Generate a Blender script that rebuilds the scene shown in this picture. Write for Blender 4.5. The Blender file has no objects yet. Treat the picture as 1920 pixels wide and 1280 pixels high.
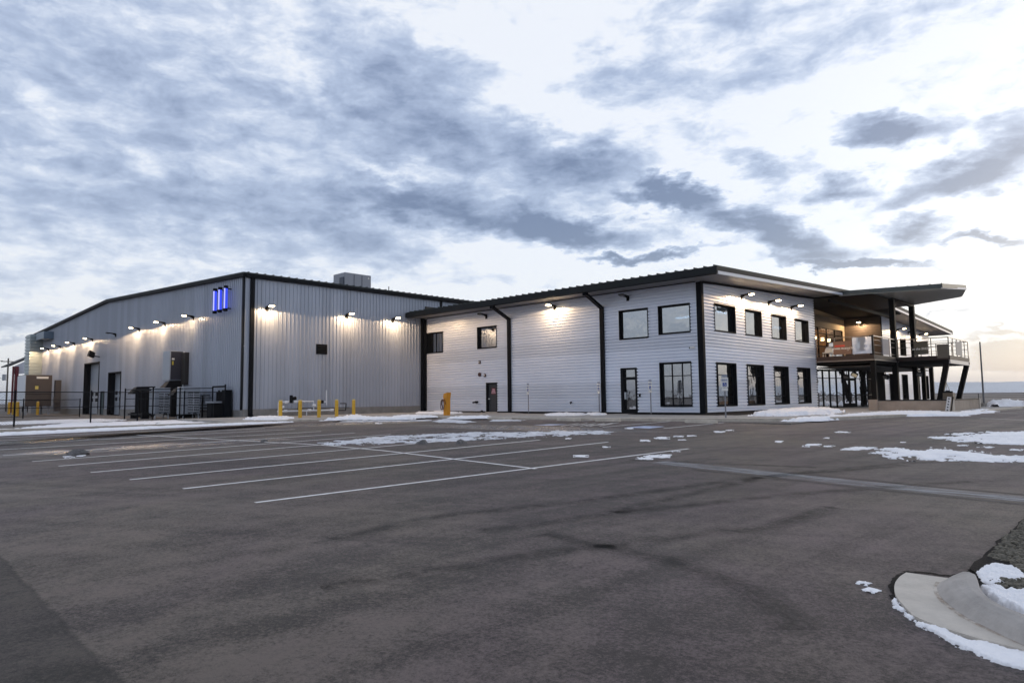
import bpy, math, random
import numpy as np
from mathutils import Matrix, Vector
random.seed(7); rng = np.random.RandomState(11)
S = bpy.context.scene; COL = S.collection
R_ = math.radians
# ------------------------------------------------------------ camera
F, YAW, PITCH, ROLL, EYE = 1284.31, -0.760627, 0.0822679, -0.0114839, 1.0607
def cam_matrix():
    cy, sy = math.cos(YAW), math.sin(YAW)
    f = Vector((sy, cy, 0)); r = Vector((cy, -sy, 0)); u = Vector((0, 0, 1))
    f2 = f*math.cos(PITCH)+u*math.sin(PITCH); u2 = u*math.cos(PITCH)-f*math.sin(PITCH)
    c, s = math.cos(ROLL), math.sin(ROLL)
    return r*c+u2*s, u2*c-r*s, f2
CR, CU, CF = cam_matrix()
cam = bpy.data.cameras.new('camera'); co = bpy.data.objects.new('camera', cam); COL.objects.link(co)
cam.sensor_width = 36; cam.lens = F/1920*36; cam.clip_start = .1; cam.clip_end = 40000
m = Matrix((CR, CU, -CF)).transposed().to_4x4(); m.translation = (0, 0, EYE); co.matrix_world = m
S.camera = co
def ray(px, py):
    return CF + CR*((px-960)/F) - CU*((py-640)/F)
FW = (math.sin(YAW), math.cos(YAW))
def zg(x, y):                      # the lot falls gently away from the building
    d = (x*FW[0]+y*FW[1])/36.0
    return -0.8+.68*min(max(d, 0), 1)
def G(px, py, z=None):             # the point of the ground seen at a photo position
    d = ray(px, py); zz = -.12 if z is None else z
    for _ in range(40):
        t = (zz-EYE)/d.z; x, y = d.x*t, d.y*t
        if z is not None: break
        zz = .5*zz+.5*zg(x, y)
    return (x, y, zz)
# ------------------------------------------------------------ world
W = bpy.data.worlds.new('World'); S.world = W; W.use_nodes = True
nt = W.node_tree; nt.nodes.clear()
def N(t, **k):
    n = nt.nodes.new(t)
    for a, b in k.items(): setattr(n, a, b)
    return n
def L(a, b): nt.links.new(a, b)
def M_(op, a, b=None, c=None, clamp=False):
    n = N('ShaderNodeMath', operation=op); n.use_clamp = clamp
    for i, v in enumerate((a, b, c)):
        if v is None: continue
        if isinstance(v, (int, float)): n.inputs[i].default_value = v
        else: L(v, n.inputs[i])
    return n.outputs[0]
def ramp(fac, stops, interp='LINEAR'):
    n = N('ShaderNodeValToRGB'); cr = n.color_ramp; cr.interpolation = interp
    while len(cr.elements) < len(stops): cr.elements.new(.5)
    for e, (p, c) in zip(cr.elements, stops): e.position = p; e.color = (*c, 1) if len(c) == 3 else c
    L(fac, n.inputs[0]); return n.outputs[0]
def mixc(fac, a, b, mode='MIX'):
    n = N('ShaderNodeMix', data_type='RGBA', blend_type=mode)
    for s, v in ((n.inputs[0], fac), (n.inputs[6], a), (n.inputs[7], b)):
        if isinstance(v, (int, float)): s.default_value = v
        elif isinstance(v, tuple): s.default_value = (*v, 1)
        else: L(v, s)
    return n.outputs[2]
SUN_AZ, SUN_EL = R_(8), R_(5)       # azimuth from +Y towards +X
tc = N('ShaderNodeTexCoord'); sx = N('ShaderNodeSeparateXYZ'); L(tc.outputs['Generated'], sx.inputs[0])
DX, DY, DZ = sx.outputs
az = M_('ARCTAN2', DX, DY); el = M_('ARCSINE', DZ)
zc = M_('ADD', M_('MAXIMUM', DZ, 0.0), .10)
cp = N('ShaderNodeCombineXYZ'); L(M_('DIVIDE', DX, zc), cp.inputs[0]); L(M_('DIVIDE', DY, zc), cp.inputs[1])
def noise(vec, scale, detail=6, rough=.55, out=0, dist=0.0):
    n = N('ShaderNodeTexNoise'); n.inputs['Scale'].default_value = scale; n.inputs['Detail'].default_value = detail
    n.inputs['Roughness'].default_value = rough; n.inputs['Distortion'].default_value = dist; L(vec, n.inputs['Vector']); return n.outputs[out]
n1 = noise(cp.outputs[0], .9, 9, .58, dist=.4)
n2 = noise(cp.outputs[0], 2.6, 8, .62, dist=.3)
ae = N('ShaderNodeCombineXYZ'); L(az, ae.inputs[0]); L(el, ae.inputs[1])
ns = N('ShaderNodeMapping'); ns.inputs['Scale'].default_value = (1, 2.2, 1); L(ae.outputs[0], ns.inputs[0])
w1 = noise(ns.outputs[0], 7, 9, .62, out=1)
wv = N('ShaderNodeVectorMath', operation='SUBTRACT'); L(w1, wv.inputs[0]); wv.inputs[1].default_value = (.5, .5, .5)
ws = N('ShaderNodeVectorMath', operation='MULTIPLY'); L(wv.outputs[0], ws.inputs[0]); ws.inputs[1].default_value = (.20, .12, 0)
wa = N('ShaderNodeVectorMath', operation='ADD'); L(ae.outputs[0], wa.inputs[0]); L(ws.outputs[0], wa.inputs[1])
def azel(px, py):
    d = ray(px, py).normalized(); return math.atan2(d.x, d.y), math.asin(d.z)
def blob(px, py, rx, ry, rot, s):
    a0, e0 = azel(px, py); a1, e1 = azel(px+rx*math.cos(R_(rot)), py+rx*math.sin(R_(rot)))
    a2, e2 = azel(px, py-ry); rr = math.hypot(a1-a0, e1-e0); ang = math.atan2(e1-e0, a1-a0); ry_ = abs(e2-e0)
    mp = N('ShaderNodeMapping', vector_type='TEXTURE'); mp.inputs['Location'].default_value = (a0, e0, 0)
    mp.inputs['Rotation'].default_value = (0, 0, ang); mp.inputs['Scale'].default_value = (rr, ry_, 1); L(wa.outputs[0], mp.inputs[0])
    g = N('ShaderNodeTexGradient', gradient_type='SPHERICAL'); L(mp.outputs[0], g.inputs[0])
    return g.outputs[1], s
BL = [(300, 180, 900, 480, 8, .44), (120, 430, 620, 240, 0, .26), (860, 270, 480, 130, 20, .68), (1100, 300, 200, 84, 12, .95),
      (880, 400, 380, 48, 6, .9), (1110, 425, 190, 38, 3, .95), (560, 420, 420, 100, 3, .5), (1350, 400, 130, 40, 6, 1.25), (1480, 445, 150, 40, 10, 1.35),
      (1620, 487, 200, 14, 2, 1.9), (1210, 476, 160, 14, 0, 1.6), (1250, 366, 115, 26, 0, 1.5), (1170, 150, 190, 90, 0, .62),
      (1450, 140, 320, 66, -18, .58), (1650, 240, 170, 34, -8, 1.2), (1815, 318, 210, 52, -16, 1.7), (1720, 420, 80, 34, 0, 1.25),
      (1580, 355, 90, 38, -10, 1.1), (1430, 312, 120, 30, 0, .65), (1860, 440, 110, 14, 0, 1.5), (1880, 250, 140, 36, -10, .75), (1290, 250, 150, 55, 0, .4),
      (1910, 668, 150, 22, 0, 2.2), (1870, 638, 120, 8, 0, 1.2), (1750, 600, 60, 6, 0, .9), (1700, 40, 300, 60, -10, .25), (1400, 40, 320, 80, 0, .4), (90, 640, 260, 14, 0, .7),
      (40, 600, 240, 14, 0, .6), (840, 130, 260, 80, 12, .35),
      (560, 130, 170, 60, 10, -.4), (500, 420, 150, 30, 22, -.3), (280, 300, 130, 40, 40, -.3), (750, 330, 100, 30, 10, -.3), (930, 90, 220, 50, 20, -.4), (600, 190, 140, 34, 30, -.3),
      (60, 160, 70, 30, 30, -.3), (40, 300, 120, 20, 8, -.25), (80, 40, 60, 30, 0, -.2), (980, 190, 200, 60, 20, -.25), (1000, 470, 700, 40, 5, -.25)]
dens = None
for b in BL:
    o, s = blob(*b); v = M_('MULTIPLY', o, s); dens = v if dens is None else M_('ADD', dens, v)
# away from the photographed part of the sky: an ordinary broken overcast
da = M_('ABSOLUTE', M_('SUBTRACT', az, YAW)); out = M_('SMOOTH_MIN', 1.0, M_('MAXIMUM', M_('MULTIPLY', M_('SUBTRACT', da, .80), 2.5), 0.0), .2)
outz = M_('MULTIPLY', M_('MAXIMUM', M_('SUBTRACT', el, .58), 0.0), 3.0, clamp=True)
outm = M_('MAXIMUM', out, outz)
dens = M_('ADD', dens, M_('MULTIPLY', outm, .30))
n3 = noise(ns.outputs[0], 16, 8, .66, dist=.3)
dens = M_('SUBTRACT', dens, .06)
d2 = M_('ADD', dens, M_('ADD', M_('MULTIPLY', M_('SUBTRACT', n1, .5), 1.0), M_('ADD', M_('MULTIPLY', M_('SUBTRACT', n2, .5), .9), M_('MULTIPLY', M_('SUBTRACT', n3, .5), 1.25))))
cloud = ramp(d2, [(0.0, (.85, .88, .94)), (.10, (.76, .81, .91)), (.22, (.62, .69, .83)), (.42, (.44, .52, .69)), (.72, (.28, .345, .50)), (1.0, (.17, .22, .35))])
# horizon: thin bright band, warm towards the sun, pale blue to the left
hb = M_('POWER', M_('SUBTRACT', 1.0, M_('MULTIPLY', M_('ABSOLUTE', el), 3.6, clamp=True), clamp=True), 2.0)
sd = (math.sin(SUN_AZ)*math.cos(SUN_EL), math.cos(SUN_AZ)*math.cos(SUN_EL), math.sin(SUN_EL))
dp = N('ShaderNodeVectorMath', operation='DOT_PRODUCT'); L(tc.outputs['Generated'], dp.inputs[0]); dp.inputs[1].default_value = sd
glow = M_('POWER', M_('MAXIMUM', dp.outputs['Value'], 0.0), 14.0)
sky = N('ShaderNodeTexSky', sky_type='NISHITA'); sky.sun_disc = False; sky.sun_elevation = SUN_EL; sky.sun_rotation = SUN_AZ
nish = mixc(1.0, sky.outputs[0], (.022, .027, .035), 'MULTIPLY')
c = mixc(M_('MULTIPLY', hb, .5), cloud, (1.0, .98, .97))
c = mixc(1.0, c, nish, 'ADD')
gl = mixc(glow, (0, 0, 0), (.34, .31, .27)); c = mixc(1.0, c, gl, 'ADD')
below = M_('LESS_THAN', DZ, -.002)
c = mixc(below, c, (.16, .15, .15))
# the sky behind and to the side of the photographer is the brighter, open part of the overcast
bg = N('ShaderNodeBackground'); L(c, bg.inputs[0])
L(M_('ADD', 1.0, M_('MULTIPLY', outm, -.12)), bg.inputs[1])
wo = N('ShaderNodeOutputWorld'); L(bg.outputs[0], wo.inputs[0])
sun = bpy.data.lights.new('sun', 'SUN'); sun.energy = .6; sun.angle = R_(12); sun.color = (1, .86, .70)
so = bpy.data.objects.new('sun', sun); COL.objects.link(so)
so.rotation_euler = Vector(sd).to_track_quat('Z', 'Y').to_euler()
vs = S.view_settings; vs.view_transform = 'Standard'; vs.look = 'None'; vs.exposure = 0.0; vs.gamma = 1; vs.use_curve_mapping = False
# ------------------------------------------------------------ materials
MATS = {}
def mat(name, col, rough=.6, metal=0.0, emit=None, es=0, bump=0, bscale=20, var=0.0, vscale=3, spec=.5):
    if name in MATS: return MATS[name]
    m = bpy.data.materials.new(name); m.use_nodes = True; t = m.node_tree; b = t.nodes['Principled BSDF']
    b.inputs['Base Color'].default_value = (*col, 1); b.inputs['Roughness'].default_value = rough; b.inputs['Metallic'].default_value = metal
    b.inputs['Specular IOR Level'].default_value = spec
    if emit: b.inputs['Emission Color'].default_value = (*emit, 1); b.inputs['Emission Strength'].default_value = es
    tcn = t.nodes.new('ShaderNodeTexCoord')
    if var:
        n = t.nodes.new('ShaderNodeTexNoise'); n.inputs['Scale'].default_value = vscale; n.inputs['Detail'].default_value = 8; n.inputs['Roughness'].default_value = .65
        t.links.new(tcn.outputs['Object'], n.inputs['Vector'])
        r = t.nodes.new('ShaderNodeValToRGB'); r.color_ramp.elements[0].position = .3; r.color_ramp.elements[1].position = .7
        r.color_ramp.elements[0].color = (*[v*(1-var) for v in col], 1); r.color_ramp.elements[1].color = (*[min(1, v*(1+var)) for v in col], 1)
        t.links.new(n.outputs[0], r.inputs[0]); t.links.new(r.outputs[0], b.inputs['Base Color'])
    if bump:
        n = t.nodes.new('ShaderNodeTexNoise'); n.inputs['Scale'].default_value = bscale; n.inputs['Detail'].default_value = 6
        t.links.new(tcn.outputs['Object'], n.inputs['Vector'])
        u = t.nodes.new('ShaderNodeBump'); u.inputs['Strength'].default_value = bump; u.inputs['Distance'].default_value = .02
        t.links.new(n.outputs[0], u.inputs['Height']); t.links.new(u.outputs[0], b.inputs['Normal'])
    MATS[name] = m; return m
def panel_mat(name, col, rough, axis, pitch, metal=.25):
    """painted steel panels: slight tone change from sheet to sheet, faint grime"""
    m = bpy.data.materials.new(name); m.use_nodes = True; t = m.node_tree; b = t.nodes['Principled BSDF']
    b.inputs['Metallic'].default_value = metal
    tcn = t.nodes.new('ShaderNodeTexCoord'); sp = t.nodes.new('ShaderNodeSeparateXYZ'); t.links.new(tcn.outputs['Object'], sp.inputs[0])
    ad = t.nodes.new('ShaderNodeMath'); ad.operation = 'ADD' if axis != 'Z' else 'MULTIPLY'
    if axis == 'Z': t.links.new(sp.outputs[2], ad.inputs[0]); ad.inputs[1].default_value = 1
    else: t.links.new(sp.outputs[0], ad.inputs[0]); t.links.new(sp.outputs[1], ad.inputs[1])
    dv = t.nodes.new('ShaderNodeMath'); dv.operation = 'DIVIDE'; t.links.new(ad.outputs[0], dv.inputs[0]); dv.inputs[1].default_value = pitch
    fl = t.nodes.new('ShaderNodeMath'); fl.operation = 'FLOOR'; t.links.new(dv.outputs[0], fl.inputs[0])
    wn = t.nodes.new('ShaderNodeTexWhiteNoise'); wn.noise_dimensions = '1D'; t.links.new(fl.outputs[0], wn.inputs['W'])
    n = t.nodes.new('ShaderNodeTexNoise'); n.inputs['Scale'].default_value = .6; n.inputs['Detail'].default_value = 7; n.inputs['Roughness'].default_value = .7
    t.links.new(tcn.outputs['Object'], n.inputs['Vector'])
    s1 = t.nodes.new('ShaderNodeMath'); s1.operation = 'MULTIPLY_ADD'; t.links.new(wn.outputs[0], s1.inputs[0]); s1.inputs[1].default_value = .16; s1.inputs[2].default_value = .80
    s2 = t.nodes.new('ShaderNodeMath'); s2.operation = 'MULTIPLY_ADD'; t.links.new(n.outputs[0], s2.inputs[0]); s2.inputs[1].default_value = .18; t.links.new(s1.outputs[0], s2.inputs[2])
    mx = t.nodes.new('ShaderNodeMix'); mx.data_type = 'RGBA'; mx.blend_type = 'MULTIPLY'; mx.inputs[0].default_value = 1
    mx.inputs[6].default_value = (*col, 1); t.links.new(s2.outputs[0], mx.inputs[7]); t.links.new(mx.outputs[2], b.inputs['Base Color'])
    r = t.nodes.new('ShaderNodeMath'); r.operation = 'MULTIPLY_ADD'; t.links.new(n.outputs[0], r.inputs[0]); r.inputs[1].default_value = .25; r.inputs[2].default_value = rough-.12
    t.links.new(r.outputs[0], b.inputs['Roughness'])
    MATS[name] = m; return m
def glass_mat(name, refl, tint, transp=True, rough=.02):
    m = bpy.data.materials.new(name); m.use_nodes = True; t = m.node_tree; t.nodes.clear()
    g = t.nodes.new('ShaderNodeBsdfGlossy'); g.inputs[0].default_value = (.95, .97, 1, 1); g.inputs['Roughness'].default_value = rough
    if transp: d = t.nodes.new('ShaderNodeBsdfTransparent'); d.inputs[0].default_value = (*tint, 1)
    else: d = t.nodes.new('ShaderNodeBsdfDiffuse'); d.inputs[0].default_value = (*tint, 1)
    tcn = t.nodes.new('ShaderNodeTexCoord'); n = t.nodes.new('ShaderNodeTexNoise'); n.inputs['Scale'].default_value = 1.3
    t.links.new(tcn.outputs['Object'], n.inputs['Vector'])
    bu = t.nodes.new('ShaderNodeBump'); bu.inputs['Strength'].default_value = .12; bu.inputs['Distance'].default_value = .05
    t.links.new(n.outputs[0], bu.inputs['Height']); t.links.new(bu.outputs[0], g.inputs['Normal'])
    x = t.nodes.new('ShaderNodeMixShader'); x.inputs[0].default_value = refl
    t.links.new(d.outputs[0], x.inputs[1]); t.links.new(g.outputs[0], x.inputs[2])
    o = t.nodes.new('ShaderNodeOutputMaterial'); t.links.new(x.outputs[0], o.inputs[0]); MATS[name] = m; return m
silver = panel_mat('silver_panel', (.40, .43, .50), .36, 'XY', .915)
white_panel = panel_mat('pale_panel', (.74, .78, .88), .40, 'Z', 1.0, .15)
black = mat('black_trim', (.004, .005, .008), .6, spec=.12)
steel = mat('dark_steel', (.005, .0045, .005), .65, spec=.12)
concrete = mat('concrete', (.33, .31, .29), .85, bump=.25, bscale=30, var=.3, vscale=1.1)
found = mat('foundation_concrete', (.22, .215, .21), .9, bump=.3, bscale=18, var=.22, vscale=1.6)
kerbc = mat('kerb_concrete', (.53, .47, .40), .85, bump=.5, bscale=45, var=.2, vscale=3.2)
planterc = mat('planter_concrete', (.36, .29, .235), .85, bump=.3, bscale=14, var=.2, vscale=1.2)
snowm = mat('snow', (.90, .89, .91), .6, bump=.6, bscale=9, var=.05, vscale=4)
slush = mat('dirty_snow', (.62, .63, .67), .6, bump=.8, bscale=7, var=.25, vscale=3)
paint = mat('white_paint', (.80, .78, .77), .7, var=.2, vscale=6)
yellow = mat('yellow_paint', (.68, .40, .03), .5, var=.1)
orange = mat('orange_paint', (.66, .28, .015), .5)
greym = mat('grey_enamel', (.34, .365, .41), .45, .1)
whitem = mat('white_enamel', (.62, .65, .70), .4)
tan = mat('tan_enamel', (.085, .068, .062), .55, .1, var=.08)
darkm = mat('dark_plastic', (.007, .007, .009), .6, spec=.15)
pipew = mat('pipe_paint', (.72, .74, .78), .4)
soffitm = mat('soffit_metal', (.17, .165, .17), .5, .1, var=.06)
fascw = mat('pale_fascia', (.62, .64, .70), .45, .1)
lensm = mat('lamp_lens', (.9, .8, .6), .4, emit=(1, .76, .42), es=20)
lensoff = mat('lamp_lens_unlit', (.12, .12, .12), .4)
tubem = mat('blue_tube', (.05, .08, .6), .3, emit=(.03, .065, .8), es=.9)
tubec = mat('blue_tube_core', (.5, .5, 1), .3, emit=(.42, .42, 1.0), es=1.1)
tanwall = mat('stucco_wall', (.50, .42, .32), .85, var=.06)
darkwall = mat('dark_wall_panel', (.03, .026, .025), .6)
brownm = mat('brown_fascia', (.025, .011, .009), .6, var=.2)
bannerm = mat('brown_banner', (.20, .115, .08), .7, var=.12, vscale=4)
redm = mat('red_print', (.55, .06, .04), .6); whitep = mat('white_print', (.82, .80, .76), .6)
bluem = mat('blue_paint', (.02, .07, .32), .6)
room = mat('room_wall', (.42, .38, .32), .8); roomd = mat('room_dark', (.10, .09, .085), .8)
tubelight = mat('ceiling_lamp', (.9, .9, .85), .4, emit=(1, .95, .85), es=14)
warmglow = mat('warm_shade', (.8, .5, .2), .5, emit=(1, .50, .16), es=1.6)
curtainm = mat('pale_curtain', (.46, .43, .39), .9, bump=.5, bscale=3)
glass_up = glass_mat('tinted_glass', .46, (.16, .21, .27))
glass_lo = glass_mat('clear_glass', .42, (.45, .47, .48))
glass_ent = glass_mat('entrance_glass', .85, (.40, .42, .43)); glass_thru = glass_mat('lounge_glass', .25, (.85, .86, .88))
# asphalt ------------------------------------------------------------
OLD_SIGN = -1
def asphalt_mat(name, base, wet=None, old=None):
    m = bpy.data.materials.new(name); m.use_nodes = True; t = m.node_tree; b = t.nodes['Principled BSDF']
    def n_(ty, **k):
        n = t.nodes.new(ty)
        for a, v in k.items(): setattr(n, a, v)
        return n
    tcn = n_('ShaderNodeTexCoord'); P = tcn.outputs['Object']; lk = t.links.new
    def nz(scale, det, rough, mp=None, dist=0):
        n = n_('ShaderNodeTexNoise'); n.inputs['Scale'].default_value = scale; n.inputs['Detail'].default_value = det
        n.inputs['Roughness'].default_value = rough; n.inputs['Distortion'].default_value = dist
        if mp:
            q = n_('ShaderNodeMapping'); q.inputs['Rotation'].default_value = (0, 0, mp[0]); q.inputs['Scale'].default_value = mp[1]; lk(P, q.inputs[0]); lk(q.outputs[0], n.inputs['Vector'])
        else: lk(P, n.inputs['Vector'])
        return n.outputs[0]
    def mt(op, a, b_=None, c_=None, cl=False):
        n = n_('ShaderNodeMath', operation=op); n.use_clamp = cl
        for i, v in enumerate((a, b_, c_)):
            if v is None: continue
            if isinstance(v, (int, float)): n.inputs[i].default_value = v
            else: lk(v, n.inputs[i])
        return n.outputs[0]
    def aniso(ang, sc, scale, det, rough, dist):
        q = n_('ShaderNodeMapping'); q.inputs['Rotation'].default_value = (0, 0, ang); lk(P, q.inputs[0])
        q2 = n_('ShaderNodeMapping'); q2.inputs['Scale'].default_value = sc; lk(q.outputs[0], q2.inputs[0])
        n = n_('ShaderNodeTexNoise'); n.inputs['Scale'].default_value = scale; n.inputs['Detail'].default_value = det; n.inputs['Roughness'].default_value = rough; n.inputs['Distortion'].default_value = dist
        lk(q2.outputs[0], n.inputs['Vector']); return n.outputs[0]
    big = nz(.16, 5, .6, dist=.6); med = aniso(R_(-35), (1.5, .30, 1), .8, 8, .68, .5); str_ = aniso(R_(4), (1.8, .07, 1), .9, 7, .62, .25)
    cross = aniso(R_(62), (2.6, .09, 1), .7, 6, .6, .4)
    mot = nz(2.6, 12, .90, dist=.2); grain = nz(26, 8, .92); spk = nz(120, 2, .6)
    t_ = lambda x, k: mt('MULTIPLY', mt('SUBTRACT', x, .5), k)
    v = mt('ADD', t_(big, 2.0), mt('ADD', t_(med, 2.4), t_(str_, 3.0)))
    v = mt('ADD', v, mt('ADD', t_(cross, 1.8), mt('ADD', t_(mot, 4.4), t_(grain, 8.5))))
    v = mt('ADD', v, 1.0)
    v = mt('MINIMUM', mt('MAXIMUM', v, .28), 1.9)
    cr = n_('ShaderNodeValToRGB'); cr.color_ramp.elements[0].color = (base[0]*1.0, base[1]*.9, base[2]*1.02, 1); cr.color_ramp.elements[1].color = (base[0]*1.02, base[1]*1.0, base[2]*.93, 1)
    cr.color_ramp.elements[0].position = .4; cr.color_ramp.elements[1].position = .6; lk(big, cr.inputs[0])
    mx = n_('ShaderNodeMix', data_type='RGBA', blend_type='MULTIPLY'); mx.inputs[0].default_value = 1; lk(cr.outputs[0], mx.inputs[6]); lk(v, mx.inputs[7])
    # pale aggregate chips
    chip = mt('GREATER_THAN', spk, .70); mx2 = n_('ShaderNodeMix', data_type='RGBA'); lk(mt('MULTIPLY', chip, .45), mx2.inputs[0]); lk(mx.outputs[2], mx2.inputs[6]); mx2.inputs[7].default_value = (.34, .31, .29, 1)
    colr = mx2.outputs[2]; rough = mt('ADD', mt('MULTIPLY', med, .4), .48)
    q = n_('ShaderNodeMapping', vector_type='TEXTURE'); q.inputs['Location'].default_value = (-19, 16, 0); q.inputs['Rotation'].default_value = (0, 0, R_(8)); q.inputs['Scale'].default_value = (22, 15, 9)
    lk(P, q.inputs[0]); g_ = n_('ShaderNodeTexGradient', gradient_type='SPHERICAL'); lk(q.outputs[0], g_.inputs[0])   # darker patch over the stalls
    kk = mt('SUBTRACT', 1.0, mt('MULTIPLY', mt('MULTIPLY', mt('ADD', g_.outputs[1], t_(str_, .5)), 2.2, cl=True), .36))
    mk_ = n_('ShaderNodeMix', data_type='RGBA', blend_type='MULTIPLY'); mk_.inputs[0].default_value = 1; lk(colr, mk_.inputs[6]); lk(kk, mk_.inputs[7]); colr = mk_.outputs[2]
    if old:                                     # older, darker paving beyond a worn joint
        (ax_, ay_), (bx_, by_) = old; ln = math.hypot(bx_-ax_, by_-ay_); nx_, ny_ = -(by_-ay_)/ln, (bx_-ax_)/ln
        sp = n_('ShaderNodeSeparateXYZ'); lk(P, sp.inputs[0])
        dd = mt('ADD', mt('MULTIPLY', mt('SUBTRACT', sp.outputs[0], ax_), nx_), mt('MULTIPLY', mt('SUBTRACT', sp.outputs[1], ay_), ny_))
        ed = mt('ADD', dd, mt('ADD', t_(nz(9, 8, .75), .10), t_(nz(1.2, 3, .5), .10)))
        if OLD_SIGN < 0: ed = mt('MULTIPLY', ed, -1.0)
        m1 = mt('MULTIPLY', ed, 22.0, cl=True); m2 = mt('SUBTRACT', 1.0, mt('MULTIPLY', mt('ABSOLUTE', mt('SUBTRACT', ed, .02)), 26.0, cl=True), cl=True)
        k1 = mt('SUBTRACT', 1.0, mt('ADD', mt('MULTIPLY', m1, .48), mt('MULTIPLY', m2, .34)))
        mo = n_('ShaderNodeMix', data_type='RGBA', blend_type='MULTIPLY'); mo.inputs[0].default_value = 1; lk(colr, mo.inputs[6]); lk(k1, mo.inputs[7]); colr = mo.outputs[2]
    if wet:                                     # damp patches left by melting snow
        wm = None
        for (x, y, rx, ry, a) in wet:
            q = n_('ShaderNodeMapping', vector_type='TEXTURE'); q.inputs['Location'].default_value = (x, y, 0); q.inputs['Rotation'].default_value = (0, 0, a); q.inputs['Scale'].default_value = (rx, ry, 5)
            lk(P, q.inputs[0]); g = n_('ShaderNodeTexGradient', gradient_type='SPHERICAL'); lk(q.outputs[0], g.inputs[0])
            wm = g.outputs[1] if wm is None else mt('ADD', wm, g.outputs[1])
        wm = mt('MULTIPLY', mt('SUBTRACT', mt('ADD', wm, mt('MULTIPLY', mt('SUBTRACT', cross, .5), 1.3)), .25), 3.0, cl=True)
        mx3 = n_('ShaderNodeMix', data_type='RGBA'); lk(mt('MULTIPLY', wm, .6), mx3.inputs[0]); lk(colr, mx3.inputs[6]); mx3.inputs[7].default_value = (base[0]*.45, base[1]*.45, base[2]*.5, 1)
        colr = mx3.outputs[2]; rough = mt('SUBTRACT', rough, mt('MULTIPLY', wm, .42))
    lk(colr, b.inputs['Base Color']); lk(rough, b.inputs['Roughness'])
    bu = n_('ShaderNodeBump'); bu.inputs['Strength'].default_value = 1.0; bu.inputs['Distance'].default_value = .02; lk(mt('ADD', grain, mt('MULTIPLY', spk, .5)), bu.inputs['Height']); lk(bu.outputs[0], b.inputs['Normal'])
    MATS[name] = m; return m
asph = asphalt_mat('asphalt', (.108, .089, .081), wet=[(-24, 8.2, 7, 1.5, 1.45), (-30, 7, 7, 1.6, 1.5), (-30, 21, 8, 2.5, 1.3), (-20, 22, 9, 2.5, .2)], old=(G(0, 1038)[:2], G(240, 1285)[:2]))
asph2 = asphalt_mat('old_asphalt', (.058, .051, .052))
dirt = mat('dry_field', (.15, .125, .11), .95, bump=.5, bscale=2, var=.3, vscale=.05)
gravel = mat('gravel_surface', (.17, .15, .135), .95, bump=.8, bscale=12, var=.35, vscale=9)
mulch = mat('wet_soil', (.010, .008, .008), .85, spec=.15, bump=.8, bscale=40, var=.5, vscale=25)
rockm = mat('landscape_rock', (.10, .088, .066), .75, bump=.5, bscale=30, var=.95, vscale=28)
hillm = mat('snowy_hill', (.74, .76, .79), .9, var=.25, vscale=.002)
# ------------------------------------------------------------ mesh helpers
class MB:
    def __init__(s): s.v = []; s.f = []
    def quad(s, *p):
        n = len(s.v); s.v += [tuple(q) for q in p]; s.f.append(tuple(range(n, n+len(p))))
    def box(s, x0, x1, y0, y1, z0, z1):
        n = len(s.v); s.v += [(x, y, z) for z in (z0, z1) for y in (y0, y1) for x in (x0, x1)]
        for f in ((0, 2, 3, 1), (4, 5, 7, 6), (0, 1, 5, 4), (2, 6, 7, 3), (0, 4, 6, 2), (1, 3, 7, 5)): s.f.append(tuple(n+i for i in f))
        return s
    def hexa(s, lo, hi):
        n = len(s.v); k = len(lo); s.v += [tuple(p) for p in lo]+[tuple(p) for p in hi]
        s.f.append(tuple(n+i for i in reversed(range(k)))); s.f.append(tuple(n+k+i for i in range(k)))
        for i in range(k): j = (i+1) % k; s.f.append((n+i, n+j, n+k+j, n+k+i))
        return s
    def prism(s, poly, z0, z1): return s.hexa([(x, y, z0) for x, y in poly], [(x, y, z1) for x, y in poly])
    def tube(s, p0, p1, r, n=10, r1=None):
        p0, p1 = Vector(p0), Vector(p1); d = (p1-p0).normalized(); a = d.orthogonal().normalized(); b = d.cross(a); r1 = r if r1 is None else r1
        return s.hexa([p0+(a*math.cos(t)+b*math.sin(t))*r for t in [2*math.pi*i/n for i in range(n)]], [p1+(a*math.cos(t)+b*math.sin(t))*r1 for t in [2*math.pi*i/n for i in range(n)]])
    def bar(s, p0, p1, w, h):
        p0, p1 = Vector(p0), Vector(p1); d = (p1-p0).normalized(); up = Vector((0, 0, 1)) if abs(d.z) < .9 else Vector((0, 1, 0))
        a = d.cross(up).normalized()*w/2; b = a.cross(d).normalized()*h/2
        return s.hexa([p0-a-b, p0+a-b, p0+a+b, p0-a+b], [p1-a-b, p1+a-b, p1+a+b, p1-a+b])
    def path(s, pts, r, n=8):
        for a, b in zip(pts, pts[1:]): s.tube(a, b, r, n)
        return s
def world_of(o):
    v = Vector((0, 0, 0))
    while o: v += o.location; o = o.parent
    return v
def obj(name, mb, m, parent=None, smooth=False, bevel=0):
    me = bpy.data.meshes.new(name); off = world_of(parent) if parent else Vector((0, 0, 0))
    me.from_pydata([tuple(Vector(v)-off) for v in mb.v], [], mb.f); me.materials.append(m); me.update()
    if smooth: me.polygons.foreach_set('use_smooth', [True]*len(me.polygons))
    o = bpy.data.objects.new(name, me); COL.objects.link(o)
    if parent: o.parent = parent
    if bevel: b = o.modifiers.new('bevel', 'BEVEL'); b.width = bevel; b.segments = 2; b.limit_method = 'ANGLE'
    return o
def tag(o, label=None, cat=None, group=None, kind=None):
    if label: o['label'] = label
    if cat: o['category'] = cat
    if group: o['group'] = group
    if kind: o['kind'] = kind
    return o
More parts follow.
